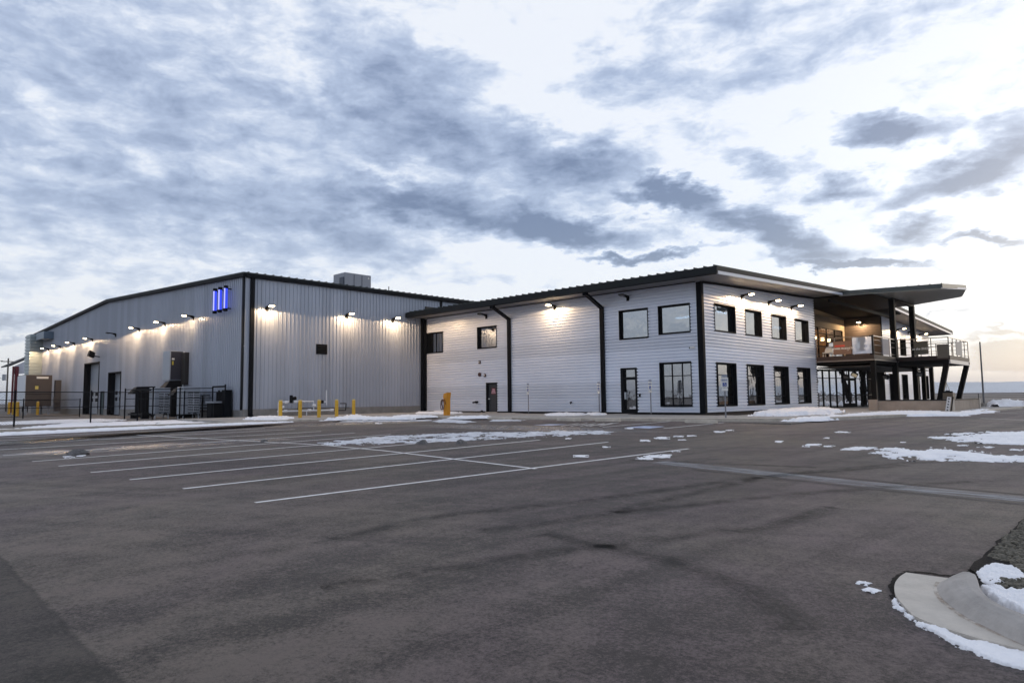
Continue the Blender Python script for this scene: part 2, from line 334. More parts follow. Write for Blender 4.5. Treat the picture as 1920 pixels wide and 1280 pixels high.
def thing(name, label, cat, loc=(0, 0, 0), group=None, rz=0):
    o = bpy.data.objects.new(name, None); COL.objects.link(o); o.location = loc; o.rotation_euler.z = rz; return tag(o, label, cat, group)
def copy_tree(o, parent=None):
    c = o.copy(); COL.objects.link(c); c.parent = parent
    for ch in [q for q in bpy.data.objects if q.parent == o]: copy_tree(ch, c)
    return c
def text_mb(txt, size, origin, ux, uz, out, italic=0.0, align='CENTER', bold=.0):
    cu = bpy.data.curves.new('t', 'FONT'); cu.body = txt; cu.size = size; cu.align_x = align; cu.align_y = 'CENTER'; cu.shear = italic; cu.offset = bold; cu.extrude = .004; cu.space_line = .85
    to = bpy.data.objects.new('t', cu); COL.objects.link(to); dg = bpy.context.evaluated_depsgraph_get(); me = bpy.data.meshes.new_from_object(to.evaluated_get(dg))
    mb = MB(); o = Vector(origin); ux, uz, out = Vector(ux), Vector(uz), Vector(out)
    mb.v = [tuple(o+ux*v.co.x+uz*v.co.y+out*v.co.z) for v in me.vertices]; mb.f = [tuple(p.vertices) for p in me.polygons]
    bpy.data.objects.remove(to); bpy.data.meshes.remove(me); return mb
# wall frames: (u, out, z) -> world
XA, YA = -19.84, 37.33; XW, YW = -45.85, 21.36
FA = lambda u, o, z: (u, YA-o, z)
FB = lambda u, o, z: (XA+o, u, z)
F1 = lambda u, o, z: (u, YW-o, z)
F2 = lambda u, o, z: (XW+o, u, z)
def splits(u0, u1, z0, z1, holes):
    us = sorted({u0, u1} | {h[0] for h in holes} | {h[1] for h in holes}); out = []
    for a, b in zip(us, us[1:]):
        hs = sorted([(h[2], h[3]) for h in holes if h[0] <= a+1e-6 and h[1] >= b-1e-6]); z = z0
        for h0, h1 in hs:
            if h0 > z: out.append((a, b, z, h0))
            z = h1
        out.append((a, b, z, None))
    return out
HP = [(0, .0), (.040, 0), (.056, .068), (.178, .068)]; HPITCH = .2
def siding_h(mb, fr, u0, u1, z0, top, holes):
    """horizontal ribbed sheets; top(u) may slope"""
    for a, b, s, e in splits(u0, u1, z0, None, [h for h in holes]):
        ta, tb = (top(a), top(b)) if e is None else (e, e)
        k0 = int(math.floor(s/HPITCH))-1; pts = []
        for k in range(k0, int(max(ta, tb)/HPITCH)+3): pts += [(k*HPITCH+p, o) for p, o in HP]
        def prof(z):
            for (p, o), (q, r) in zip(pts, pts[1:]):
                if p <= z <= q: return o+(r-o)*(z-p)/(q-p)
            return 0
        zs = [s]+[p for p, o in pts if p > s+1e-5]
        prev = None
        for z in zs+[1e9]:
            za, zb = min(z, ta), min(z, tb)
            cur = (fr(a, prof(za), za), fr(b, prof(zb), zb))
            if prev: mb.quad(prev[0], prev[1], cur[1], cur[0])
            prev = cur
            if z >= max(ta, tb): break
VP = [(0, .0), (.012, .045), (.050, .045), (.062, 0), (.155, 0), (.16, .004), (.175, .004), (.18, 0), (.235, 0), (.24, .004), (.255, .004), (.26, 0)]; VPITCH = .3048
def siding_v(mb, fr, u0, u1, z0, top, holes):
    for a, b, s, e in splits(u0, u1, z0, None, holes):
        pts = []
        for k in range(int(math.floor(a/VPITCH))-1, int(b/VPITCH)+2): pts += [(k*VPITCH+p, o) for p, o in VP]
        def prof(u):
            for (p, o), (q, r) in zip(pts, pts[1:]):
                if p <= u <= q: return o+(r-o)*(u-p)/(q-p)
            return 0
        us = [a]+[p for p, o in pts if a+1e-5 < p < b-1e-5]+[b]
        for p, q in zip(us, us[1:]):
            op, oq = prof(p), prof(q); tp, tq = (top(p), top(q)) if e is None else (e, e)
            mb.quad(fr(p, op, s), fr(q, oq, s), fr(q, oq, tq), fr(p, op, tp))
def fbox(mb, fr, u0, u1, o0, o1, z0, z1):
    return mb.hexa([fr(u0, o0, z0), fr(u1, o0, z0), fr(u1, o1, z0), fr(u0, o1, z0)], [fr(u0, o0, z1), fr(u1, o0, z1), fr(u1, o1, z1), fr(u0, o1, z1)])
def window(parent, fr, u0, u1, z0, z1, um=(), zm=(), pane=None, fw=.07, depth=.16, curtain=False, name='window'):
    mb = MB(); t = .074
    # jamb lining and outer trim
    for a, b in ((u0-.05, u0), (u1, u1+.05)): fbox(mb, fr, a, b, -depth-.05, t+.012, z0-.05, z1+.05)
    fbox(mb, fr, u0, u1, -depth-.05, t+.012, z1, z1+.05); fbox(mb, fr, u0, u1, -depth-.05, t+.03, z0-.05, z0)
    for a, b in ((u0, u0+fw), (u1-fw, u1)): fbox(mb, fr, a, b, -depth-.04, -depth+.04, z0, z1)
    fbox(mb, fr, u0+fw, u1-fw, -depth-.04, -depth+.04, z1-fw, z1); fbox(mb, fr, u0+fw, u1-fw, -depth-.04, -depth+.04, z0, z0+fw)
    for m in um: fbox(mb, fr, m-.03, m+.03, -depth-.035, -depth+.035, z0+fw, z1-fw)
    for m in zm: fbox(mb, fr, u0+fw, u1-fw, -depth-.033, -depth+.033, m-.025, m+.025)
    w = obj(name, mb, black, parent)
    pb = MB(); fbox(pb, fr, u0+fw*.5, u1-fw*.5, -depth-.012, -depth+.0, z0+fw*.5, z1-fw*.5); obj('pane', pb, pane or glass_up, w)
    if curtain:
        cb = MB(); n = 26
        for i in range(n):
            a = u0+(u1-u0)*i/n; b = u0+(u1-u0)*(i+1)/n; oa = -depth-.25+.05*math.sin(i*1.9); ob = -depth-.25+.05*math.sin((i+1)*1.9)
            cb.quad(fr(a, oa, z0), fr(b, ob, z0), fr(b, ob, z1), fr(a, oa, z1))
        obj('curtain', cb, curtainm, w)
    return w
# ------------------------------------------------------------ ground
def grid_sheet(name, x0, x1, y0, y1, step, m, dz, kind='structure'):
    nx, ny = int((x1-x0)/step)+1, int((y1-y0)/step)+1; mb = MB()
    mb.v = [(x0+i*(x1-x0)/(nx-1), y0+j*(y1-y0)/(ny-1), 0) for j in range(ny) for i in range(nx)]
    mb.v = [(x, y, zg(x, y)+dz) for x, y, z in mb.v]
    mb.f = [(j*nx+i, j*nx+i+1, (j+1)*nx+i+1, (j+1)*nx+i) for j in range(ny-1) for i in range(nx-1)]
    return tag(obj(name, mb, m), kind=kind)
g = grid_sheet('parking_lot', -36.5, 45, -20, 30, 1.0, asph, 0)
g2 = grid_sheet('access_road', -12, 45, 30, 84, 2.0, asph, 0)
mb = MB()                                  # one big sheet of open land reaching the horizon
e = [-12000, -3000, -600, -130, -60, 60, 130, 600, 3000, 12000]
idx = {}
for j, y in enumerate(e):
    for i, x in enumerate(e): idx[i, j] = len(mb.v); mb.v.append((x, y, -.86 if abs(x) < 100 and abs(y) < 100 and y < 70 else -.5))
for j in range(9):
    for i in range(9): mb.f.append((idx[i, j], idx[i+1, j], idx[i+1, j+1], idx[i, j+1]))
tag(obj('land', mb, dirt), kind='structure')
mb = MB(); mb.box(-130, -35.6, -20, 60, -.6, -.17); mb.box(-35.6, -11.9, 30, 90, -.6, -.17)
tag(obj('service_yard', mb, gravel), kind='structure')
mb = MB(); mb.box(-14, 80, 84, 600, -.55, -.45); tag(obj('field', mb, dirt), kind='structure')
def strip_mesh(mb, pts, w, dz=.004):
    P = [Vector((x, y, 0)) for x, y, *_ in pts]; L_, R2 = [], []
    Q = [P[0]]
    for a, b in zip(P, P[1:]):
        n = max(1, int((b-a).length/1.0))
        for i in range(1, n+1): Q.append(a+(b-a)*i/n)
    for i, p in enumerate(Q):
        d = (Q[min(i+1, len(Q)-1)]-Q[max(i-1, 0)]).normalized(); n = Vector((-d.y, d.x, 0))*w/2
        for q, lst in ((p+n, L_), (p-n, R2)): lst.append((q.x, q.y, zg(q.x, q.y)+dz))
    for i in range(len(Q)-1): mb.quad(R2[i], R2[i+1], L_[i+1], L_[i])
mk = MB()
def wl(a, b, w=.10): strip_mesh(mk, [a, b], w)
pl = lambda a, b, w=.10: wl(G(*a), G(*b), w)
pl((478, 942), (1291, 841)); pl((343, 916), (1140, 828.5)); pl((243, 899), (1012, 824.5))
for a, b in (((-17.69, 4.75), (-17.75, 17.2)), ((-19.83, 4.62), (-20.0, 16.6)), ((-21.68, 4.45), (-21.94, 16.17)), ((-24.4, 4.3), (-23.85, 15.8)), ((-26.9, 4.4), (-25.92, 15.5)), ((-29.6, 4.6), (-28.3, 15.6)), ((-31.8, 4.8), (-30.1, 15.1)), ((-34, 4.8), (-32, 15))): wl(a, b)
cr = [G(*p)[:2] for p in ((1005, 879), (845, 860), (720, 845), (600, 834), (256, 815.5))]
mkc = MB(); strip_mesh(mkc, [(x, y) for x, y in cr], .10, .009)
mk.v += mkc.v; n0 = len(mk.v)-len(mkc.v); mk.f += [tuple(n0+i for i in f) for f in mkc.f]
pl((1244, 803), (1373, 790.6)); pl((1130, 800.5), (1271, 788.5)); pl((1098, 798.5), (1160, 792))
for i in range(5): pl((1052+i*18, 798.5), (1085+i*16, 793.5), .08)
pl((1075, 790), (1130, 786.5)); pl((1890, 767), (2000, 765)); pl((1830, 773), (1990, 777)); pl((1838, 784), (1990, 790))
tag(obj('road_marking', mk, paint), kind='structure')
mb = MB(); q = [G(*p) for p in ((1172, 801), (1208, 798.3), (1247, 799.5), (1218, 803.2))]; mb.quad(*[(x, y, zg(x, y)+.005) for x, y, z in q])
q = [G(*p) for p in ((1000, 797), (1030, 795), (1064, 795.4), (1034, 797.4))]; mb.quad(*[(x, y, zg(x, y)+.005) for x, y, z in q])
tag(obj('blue_stall_marking', mb, mat('pale_blue_paint', (.40, .46, .62), .6, var=.3, vscale=5)), kind='structure')
# pale salty streak crossing the lot, older asphalt at the left
def streak_mat():
    m = bpy.data.materials.new('salt_streak'); m.use_nodes = True; t = m.node_tree; b = t.nodes['Principled BSDF']; b.inputs['Base Color'].default_value = (.46, .47, .50, 1); b.inputs['Roughness'].default_value = .8
    tcn = t.nodes.new('ShaderNodeTexCoord'); mp = t.nodes.new('ShaderNodeMapping'); mp.inputs['Rotation'].default_value = (0, 0, R_(17)); mp.inputs['Scale'].default_value = (.35, 3.0, 1)
    n = t.nodes.new('ShaderNodeTexNoise'); n.inputs['Scale'].default_value = 3; n.inputs['Detail'].default_value = 9; n.inputs['Roughness'].default_value = .7
    r = t.nodes.new('ShaderNodeValToRGB'); r.color_ramp.elements[0].position = .40; r.color_ramp.elements[0].color = (0, 0, 0, 1); r.color_ramp.elements[1].position = .62; r.color_ramp.elements[1].color = (.55, .55, .55, 1)
    t.links.new(tcn.outputs['Object'], mp.inputs[0]); t.links.new(mp.outputs[0], n.inputs['Vector']); t.links.new(n.outputs[0], r.inputs[0]); t.links.new(r.outputs[0], b.inputs['Alpha']); return m
mb = MB(); strip_mesh(mb, [G(*p) for p in ((1235, 866), (1330, 876), (1480, 892), (1600, 905), (1760, 921), (1920, 936), (2080, 950))], .62, .007)
tag(obj('salt_streak', mb, streak_mat()), kind='structure')
mb = MB(); strip_mesh(mb, [G(*p) for p in ((1300, 880), (1480, 899), (1600, 912), (1760, 929), (1920, 945), (2080, 959))], .16, .004)
strip_mesh(mb, [G(*p) for p in ((1480, 886), (1600, 897), (1760, 913), (1920, 927), (2080, 941))], .05, .0055)
tag(obj('road_seam', mb, asph2), kind='structure')
def ragged(pts, amp, n=8, seed=1):
    rr = random.Random(seed); out = []
    for (a, b) in zip(pts, pts[1:]):
        for i in range(n): t = i/n; out.append((a[0]+(b[0]-a[0])*t+rr.uniform(-amp, amp), a[1]+(b[1]-a[1])*t+rr.uniform(-amp, amp)))
    out.append(pts[-1]); return out
def mark_mat():
    m = bpy.data.materials.new('tyre_rubber'); m.use_nodes = True; t = m.node_tree; b = t.nodes['Principled BSDF']; b.inputs['Base Color'].default_value = (.015, .013, .014, 1); b.inputs['Roughness'].default_value = .7
    tcn = t.nodes.new('ShaderNodeTexCoord'); n = t.nodes.new('ShaderNodeTexNoise'); n.inputs['Scale'].default_value = 1.6; n.inputs['Detail'].default_value = 10; n.inputs['Roughness'].default_value = .8
    r_ = t.nodes.new('ShaderNodeValToRGB'); r_.color_ramp.elements[0].position = .40; r_.color_ramp.elements[0].color = (0, 0, 0, 1); r_.color_ramp.elements[1].position = .66; r_.color_ramp.elements[1].color = (.24, .24, .24, 1)
    t.links.new(tcn.outputs['Object'], n.inputs['Vector']); t.links.new(n.outputs[0], r_.inputs[0]); t.links.new(r_.outputs[0], b.inputs['Alpha']); return m
tm = mark_mat(); mb = MB()
for path in ([(620, 1010), (830, 966), (1100, 938), (1400, 897), (1700, 872)], [(900, 995), (1150, 962), (1500, 925), (1850, 900)], [(1180, 862), (1330, 868), (1530, 876)], [(1020, 1000), (1250, 1048), (1420, 1110), (1500, 1180)], [(1560, 950), (1450, 985), (1000, 1040), (600, 1100)], [(1900, 860), (1700, 868), (1450, 890), (1150, 960)]):
    for w, dz in ((.42, .0012), (.26, .0022), (.12, .0032)): strip_mesh(mb, [G(*p) for p in path], w, dz)
tag(obj('tyre_mark', mb, tm), kind='structure')
# sidewalk
outer = [G(*p)[:2] for p in ((-40, 818), (0, 816), (200, 806), (460, 795), (640, 787))]
outer = [(-35.6, -10), (-35.5, 6.1), (-35.5, 10.1), (-35.3, 16.2), (-35.5, 24.8), (-34.6, 27.3), (-32.0, 28.0), (-25.1, 27.7), (-21, 28.6), (-19.4, 29.0), (-15.37, 30.5), (-12.94, 31.84), (-11.8, 33.4), (-10.64, 36.6), (-9.3, 42), (-8.06, 48.4), (-7.6, 60), (-8.5, 75)]
def inner_of(p, w):
    return p
mb = MB(); SZ = -.03
inn = [(-36.1, -10), (-36.1, 6.1), (-36.1, 10.1), (-35.9, 16.2), (-36.1, 25.2), (-34.9, 27.9), (-32, 28.6), (-25.1, 28.3), (-21.2, 29.2), (-19.6, 29.6), (-15.7, 31.05), (-13.4, 32.3), (-12.4, 33.8), (-11.25, 36.8), (-9.9, 42), (-8.7, 48.4), (-8.2, 60), (-9.1, 75)]
for (a, b, c_, d) in zip(outer, outer[1:], inn, inn[1:]): mb.hexa([(*a, -.7), (*b, -.7), (*d, -.7), (*c_, -.7)], [(*a, SZ+.012), (*b, SZ+.012), (*d, SZ+.012), (*c_, SZ+.012)])
tag(obj('kerb', mb, kerbc), kind='structure')
mb = MB()
for (c_, d) in zip(inn[4:], inn[5:]):
    pass
mb.hexa([(x, y, -.4) for x, y in inn[4:14]+[(-11.25, 37.2), (-46, 37.2), (-46, 25.2)]], [(x, y, SZ) for x, y in inn[4:14]+[(-11.25, 37.2), (-46, 37.2), (-46, 25.2)]])
mb.hexa([(x, y, -.4) for x, y in [(-11.25, 37.2)]+inn[14:]+[(-20.5, 75), (-20.5, 37.2)]], [(x, y, SZ) for x, y in [(-11.25, 37.2)]+inn[14:]+[(-20.5, 75), (-20.5, 37.2)]])
mb.hexa([(-46, 17.2, -.4), (-36.1, 16.2, -.4), (-36.1, 25.2, -.4), (-46, 25.2, -.4)], [(-46, 17.2, SZ), (-36.1, 16.2, SZ), (-36.1, 25.2, SZ), (-46, 25.2, SZ)])
tag(obj('sidewalk', mb, concrete), kind='structure')
mb = MB(); mb.box(-33.5, -26.0, 35.4, 37.25, -.2, SZ+.02); mb.box(-24.1, XA+1.7, 35.6, 37.25, -.2, SZ+.02); mb.box(XA+.05, XA+2.6, 36.2, 52, -.2, SZ+.025)
tag(obj('planting_strip', mb, mulch), kind='structure')
# ------------------------------------------------------------ warehouse
wh = thing('warehouse', 'large silver ribbed metal warehouse with black trim and low gable roof', 'warehouse', (-75, 40, 0))
WR, WL = -45.85, -105.65
wtop = lambda x: 11.05-abs(x+75.75)*(11.05-9.72)/29.9
D1 = (-82.9, -78.0, -.1, 5.12); D2 = (-74.8, -71.3, -.1, 3.9); DM = (-77.1, -76.1, -.1, 2.15)
mb = MB(); siding_v(mb, F1, WL, WR, .45, wtop, [(a, b, .45, d) for a, b, c_, d in (D1, D2, DM)])
siding_v(mb, F2, YW, 90, .5, lambda u: 9.72, [])
mb.quad((WL, YW, -.1), (WL, 90, -.1), (WL, 90, 9.72), (WL, YW, 9.72)); obj('wall', mb, silver, wh)
mb = MB()
for a, b in ((WL, D1[0]), (D1[1], DM[0]), (DM[1], D2[0]), (D2[1], WR)): fbox(mb, F1, a, b, -.25, .045, -.5, .45)
fbox(mb, F2, YW, 90, -.25, .045, -.5, .5); obj('concrete_base', mb, found, wh)
mb = MB(); xr = -75.75
for z_, th, ov in ((0, .10, .22),):
    for a, b in ((WL-.2, xr), (xr, WR+.2)):
        mb.hexa([(a, YW-ov, wtop(a)+.16), (b, YW-ov, wtop(b)+.16), (b, 90, wtop(b)+.16), (a, 90, wtop(a)+.16)], [(a, YW-ov, wtop(a)+.26), (b, YW-ov, wtop(b)+.26), (b, 90, wtop(b)+.26), (a, 90, wtop(a)+.26)])
for k in range(int((90-YW)/.61)):
    y = YW+.1+k*.61; mb.hexa([(xr, y, wtop(xr)+.255), (WR+.27, y, wtop(WR)+.255), (WR+.27, y+.09, wtop(WR)+.255), (xr, y+.09, wtop(xr)+.255)], [(xr, y+.03, wtop(xr)+.30), (WR+.27, y+.03, wtop(WR)+.30), (WR+.27, y+.06, wtop(WR)+.30), (xr, y+.06, wtop(xr)+.30)])
obj('roof', mb, mat('roof_metal', (.035, .042, .044), .6, spec=.3), wh)
mb = MB()
for a, b in ((WL-.2, xr), (xr, WR+.22)):
    mb.hexa([(a, YW-.25, wtop(a)-.06), (b, YW-.25, wtop(b)-.06), (b, YW+.02, wtop(b)-.06), (a, YW+.02, wtop(a)-.06)], [(a, YW-.25, wtop(a)+.158), (b, YW-.25, wtop(b)+.158), (b, YW+.02, wtop(b)+.158), (a, YW+.02, wtop(a)+.158)])
mb.box(WR+.005, WR+.24, YW+.02, 90, 9.62, 9.86)
fbox(mb, F1, WR-.28, WR-.02, .02, .06, .45, 9.66); fbox(mb, F2, 39.0, 39.22, .02, .07, .5, 9.62)
obj('trim', mb, black, wh)
for name, y in (('downspout', YW+.36),):
    mb = MB(); fbox(mb, F2, y, y+.28, .045, .17, -.02, 9.62); fbox(mb, F2, y+.02, y+.26, .05, .32, -.05, .12); obj(name, mb, black, wh)
mb = MB(); fbox(mb, F2, YA-.50, YA-.16, .045, .17, -.02, 7.9); obj('downspout', mb, black, wh)
def dock(D, rows, z0):
    mb = MB(); u0, u1, a, b = D
    fbox(mb, F1, u0-.12, u0, -.7, .06, a, b+.1); fbox(mb, F1, u1, u1+.12, -.7, .06, a, b+.1); fbox(mb, F1, u0, u1, -.7, .06, b, b+.1)
    fr = obj('door_frame', mb, black, wh); mb = MB(); n = int((b-a)/.5)
    for i in range(n):
        za = a+(b-a)*i/n; zb = a+(b-a)*(i+1)/n; fbox(mb, F1, u0, u1, -.62, -.56, za+.008, zb-.008)
    fbox(mb, F1, u0, u1, -.66, -.621, a, b); dr = obj('overhead_door', mb, greym, wh)
    for (zr) in rows:
        k = 3; wdt = (u1-u0)/k
        for i in range(k):
            c0 = u0+wdt*(i+.18); c1 = u0+wdt*(i+.82); mb = MB(); mf = MB(); fbox(mf, F1, c0-.06, c1+.06, -.56, -.535, zr-.06, zr+.46); fbox(mb, F1, c0, c1, -.534, -.53, zr, zr+.4); obj('window_frame', mf, whitem, dr); obj('window_pane', mb, darkm, dr)
dock(D1, (1.15, 1.75), 0); dock(D2, (1.2, 1.8), 0)
mb = MB(); fbox(mb, F1, DM[0]-.06, DM[1]+.06, -.1, .05, 2.05, 2.2); fbox(mb, F1, DM[0]-.06, DM[0]+.03, -.1, .05, -.1, 2.05); fbox(mb, F1, DM[1]-.03, DM[1]+.06, -.1, .05, -.1, 2.05)
d = obj('man_door', mb, black, wh); mb = MB(); fbox(mb, F1, DM[0]+.03, DM[1]-.03, -.08, -.03, -.1, 2.05); obj('door_leaf', mb, mat('teal_door', (.03, .06, .065), .5), d)
mb = MB(); fbox(mb, F2, 26.9, 27.8, .03, .10, 4.5, 5.25)
lv = obj('vent_louver', mb, black, wh); mb = MB()
for i in range(6):
    z = 4.58+i*.1; mb.hexa([F2(26.97, .10, z), F2(27.73, .10, z), F2(27.73, .15, z-.03), F2(26.97, .15, z-.03)], [F2(26.97, .10, z+.02), F2(27.73, .10, z+.02), F2(27.73, .15, z-.01), F2(26.97, .15, z-.01)])
obj('slat', mb, darkm, lv)
# ------------------------------------------------------------ office building
of = thing('office_building', 'two storey office block with pale horizontal ribbed siding, black framed windows and black downspouts', 'office building', (-30, 55, 0))
EV, RG = 35.35, 64.4; YE = 2*RG-EV; YB1 = 55.45; YC0 = 73.3; YC1 = 91.5
soff = lambda y: 7.86+.0425*(min(y, 2*RG-y)-EV)
btop = lambda y: soff(y)-.02
WA = [(-45.5, -43.45, 4.95, 6.62), (-39.22, -37.15, 4.98, 6.62), (-25.70, -23.58, 4.80, 6.64), (-22.74, -20.62, 4.93, 6.64)]
BW = (-22.75, -20.64, .47, 3.10); DA = (-38.32, -37.10, -.03, 2.27); DB = (-25.72, -24.46, -.03, 2.92)
mb = MB(); siding_h(mb, FA, XW, XA, 0, lambda u: soff(YA), [(a, b, c_, d) if c_ > 0 else (a, b, 0, d) for a, b, c_, d in WA+[BW, DA, DB]])
WBU = [(38.85, 41.6), (43.1, 45.55), (47.25, 49.75), (51.45, 54.05)]; WBL = [(38.85, 41.45), (43.05, 45.6), (47.35, 49.8), (51.55, 54.0)]
siding_h(mb, FB, YA, YB1, 0, btop, [(a, b, 5.06, 6.70) for a, b in WBU]+[(a, b, .45, 3.05) for a, b in WBL])
W2L = [(74.9, 76.0), (79.4, 81.5), (84.2, 86.3), (88.6, 90.2)]; W2U = [(79.4, 81.5), (84.2, 86.3)]
siding_h(mb, FB, YC0, YC1, 0, btop, [(a, b, .45, 3.0) for a, b in W2L]+[(a, b, 5.06, 6.70) for a, b in W2U])
obj('siding', mb, white_panel, of)
mb = MB(); mb.box(XW, XA-.005, YA-.02, YA+.2, -.5, -.002); mb.box(XA-.2, XA+.012, YA, 92, -.5, -.002); obj('foundation', mb, mat('dark_foundation', (.05, .048, .048), .9), of)
# end and return walls
mb = MB(); mb.box(XA-3.2, XA-.02, YB1-.12, YB1, 0, soff(YB1)-.05); mb.box(XW, -40, YC1-.1, YC1, 0, 8.1); mb.box(-27, XA-.02, YC1-.1, YC1, 0, 8.1); mb.box(-40, -27, YC1-.1, YC1, 0, 4.0); mb.box(-40, -27, YC1-.1, YC1, 7.6, 8.1); mb.box(XW+.01, XW+.1, YA, YC1, 0, 9); obj('side_wall', mb, darkwall, of)
mb = MB(); fbox(mb, FA, XA-.28, XA+.03, .03, .085, -.05, 7.9); fbox(mb, FB, YA-.083, YA+.16, .03, .085, -.05, 7.9); obj('corner_trim', mb, black, of)
mb = MB(); 
for a, b, z in ((YB1-.04, YB1+.05, 8.7), (YC1-.04, YC1+.06, 8), (YC0-.06, YC0+.05, 8.6)): mb = MB(); fbox(mb, FB, a, b, 0, .056, 0, z); obj('edge_trim', mb, black, of)
mb = MB(); fbox(mb, FA, XW+.05, XW+.33, .04, .2, -.05, 7.85); obj('downspout', mb, black, of)
for x in (-35.72, -27.08):
    mb = MB(); fbox(mb, FA, x-.15, x+.15, .042, .19, -.02, 7.06)
    mb.bar((x, YA-.12, 7.0), (x, EV+.12, 7.78), .26, .16); mb.box(x-.16, x+.16, EV+.0, EV+.22, 7.66, 7.92); obj('downspout', mb, black, of)
# windows
for (a, b, c_, d), cu in zip(WA, (1, 1, 0, 0)): window(of, FA, a, b, c_, d, pane=glass_up, curtain=cu, depth=.14, um=((a+b)/2,) if cu and a < -44 else ())
window(of, FA, *BW, um=(BW[0]+.72, BW[0]+1.42), zm=(.47+.45, 3.1-.8), pane=glass_lo)
for a, b in WBU: window(of, FB, a, b, 5.06, 6.70, pane=glass_up, depth=.18)
for a, b in WBL: window(of, FB, a, b, .45, 3.05, um=(a+.62, b-.62), zm=(1.0, 2.35), pane=glass_lo, depth=.2)
for a, b in W2L: window(of, FB, a, b, .45, 3.0, um=((a+b)/2,), zm=(1.0, 2.35), pane=glass_lo, depth=.2)
for a, b in W2U: window(of, FB, a, b, 5.06, 6.70, pane=glass_up, depth=.18)
# doors
mb = MB(); a, b, c_, d = DA
for u0, u1, z0, z1 in ((a-.03, a+.14, -.03, d+.03), (b-.09, b+.03, -.03, d+.03), (a+.14, b-.09, d-.10, d+.03)): fbox(mb, FA, u0, u1, -.2, .06, z0, z1)
dd = obj('door', mb, black, of); mb = MB(); fbox(mb, FA, a+.14, b-.09, -.14, -.09, 0, d-.10); obj('door_leaf', mb, mat('grey_door', (.035, .038, .045), .45), dd)
mb = MB(); fbox(mb, FA, a+.22, a+.28, -.09, .0, .98, 1.06); fbox(mb, FA, a+.2, a+.34, -.02, .01, .99, 1.05); obj('handle', mb, pipew, dd)
mb = MB(); fbox(mb, FA, a+.45, a+.92, -.089, -.084, 1.35, 1.86); pl_ = obj('notice_plate', mb, mat('maroon_plate', (.10, .02, .03), .5), dd)
obj('lettering', text_mb('FIRE\nRISER\nROOM', .15, FA(a+.685, -.082, 1.60), (1, 0, 0), (0, 0, 1), (0, -1, 0), bold=.004), mat('pink_print', (.75, .45, .52), .6), dd)
mb = MB(); fbox(mb, FA, a+.1, b+.05, -.05, .3, SZ, .012); obj('threshold', mb, kerbc, dd)
mb = MB(); a, b, c_, d = DB
for u0, u1, z0, z1 in ((a-.03, a+.2, -.03, d+.03), (b-.16, b+.03, -.03, d+.03), (a+.2, b-.16, d-.12, d+.03), (a+.2, b-.16, 2.15, 2.32), (a+.2, b-.16, -.03, .26)): fbox(mb, FA, u0, u1, -.2, .06, z0, z1)
dd = obj('glass_door', mb, black, of); mb = MB(); fbox(mb, FA, a+.2, b-.16, -.13, -.12, .26, 2.15); fbox(mb, FA, a+.2, b-.16, -.13, -.12, 2.32, d-.12); obj('pane', mb, glass_lo, dd)
mb = MB(); fbox(mb, FA, a+.24, a+.28, -.1, .02, .9, 1.35); obj('handle', mb, pipew, dd)
# interior: floors, partition walls, ceiling lamps
mb = MB(); mb.box(-45.4, XA-3.4, YA+6, YA+6.1, 0, 7.7); mb.box(XA-6.2, XA-6.1, YA+6.2, 54, 0, 7.7); mb.box(-45.4, XA-.3, YA+.3, YA+.32, 3.3, 4.3); mb.box(XA-.34, XA-.3, YA+.3, 55.2, 3.3, 4.3)
mb.box(-33, -32.9, YA+.3, YA+6, 0, 7.6); mb.box(XA-6, XA-.4, 46.2, 46.3, 4, 7.6); obj('partition_wall', mb, room, of)
mb = MB(); mb.box(-45.4, XA-.35, YA+.33, 55.2, 3.6, 3.9); mb.box(-45.4, XA-.35, YA+.33, 55.2, -.05, .02); mb.box(-45.4, XA-.35, YA+.33, 55.2, 7.55, 7.6); obj('floor', mb, roomd, of)
def on_x(px, py, X): d = ray(px, py); t_ = X/d.x; return (X, d.y*t_, EYE+d.z*t_)
d_ = ray(1282, 595); t_ = 40.6/d_.y; pa = (d_.x*t_, 40.6, EYE+d_.z*t_)
mb = MB(); mb.box(pa[0]-.55, pa[0]+.55, 40.52, 40.68, pa[2]-.05, pa[2]+.05); obj('ceiling_lamp', mb, tubelight, of)
for px_, py_ in ((1353, 586), (1409, 600), (1456, 614), (1506, 620)):
    q = on_x(px_, py_, XA-2.2); mb = MB(); mb.box(q[0]-.1, q[0]+.1, q[1]-.6, q[1]+.6, q[2]-.05, q[2]+.05); obj('ceiling_lamp', mb, tubelight, of)
lamps = [(-21.9, 39.6, 7.4), (-24.6, 41, 7.4), (-23, 42.5, 7.4), (-22.5, 45, 7.4), (-22.5, 48.7, 7.4), (-22.8, 52.8, 7.4), (-22.6, 40, 3.4), (-22.6, 44, 3.4), (-22.6, 48.5, 3.4), (-22.6, 52.5, 3.4)]
for x, y, z in lamps:
    mb = MB(); mb.box(x-.6, x+.6, y-.12, y+.12, z, z+.05); obj('ceiling_lamp', mb, tubelight, of)
random.seed(3); fm = mat('office_furniture', (.12, .06, .04), .6)
for i in range(16):
    y = 38.6+i*1.0; x = XA-1.2-random.random()*2; mb = MB(); mb.box(x-.35, x+.35, y-.4, y+.3, .02, .75+random.random()*.5); obj('cabinet', mb, fm, of)
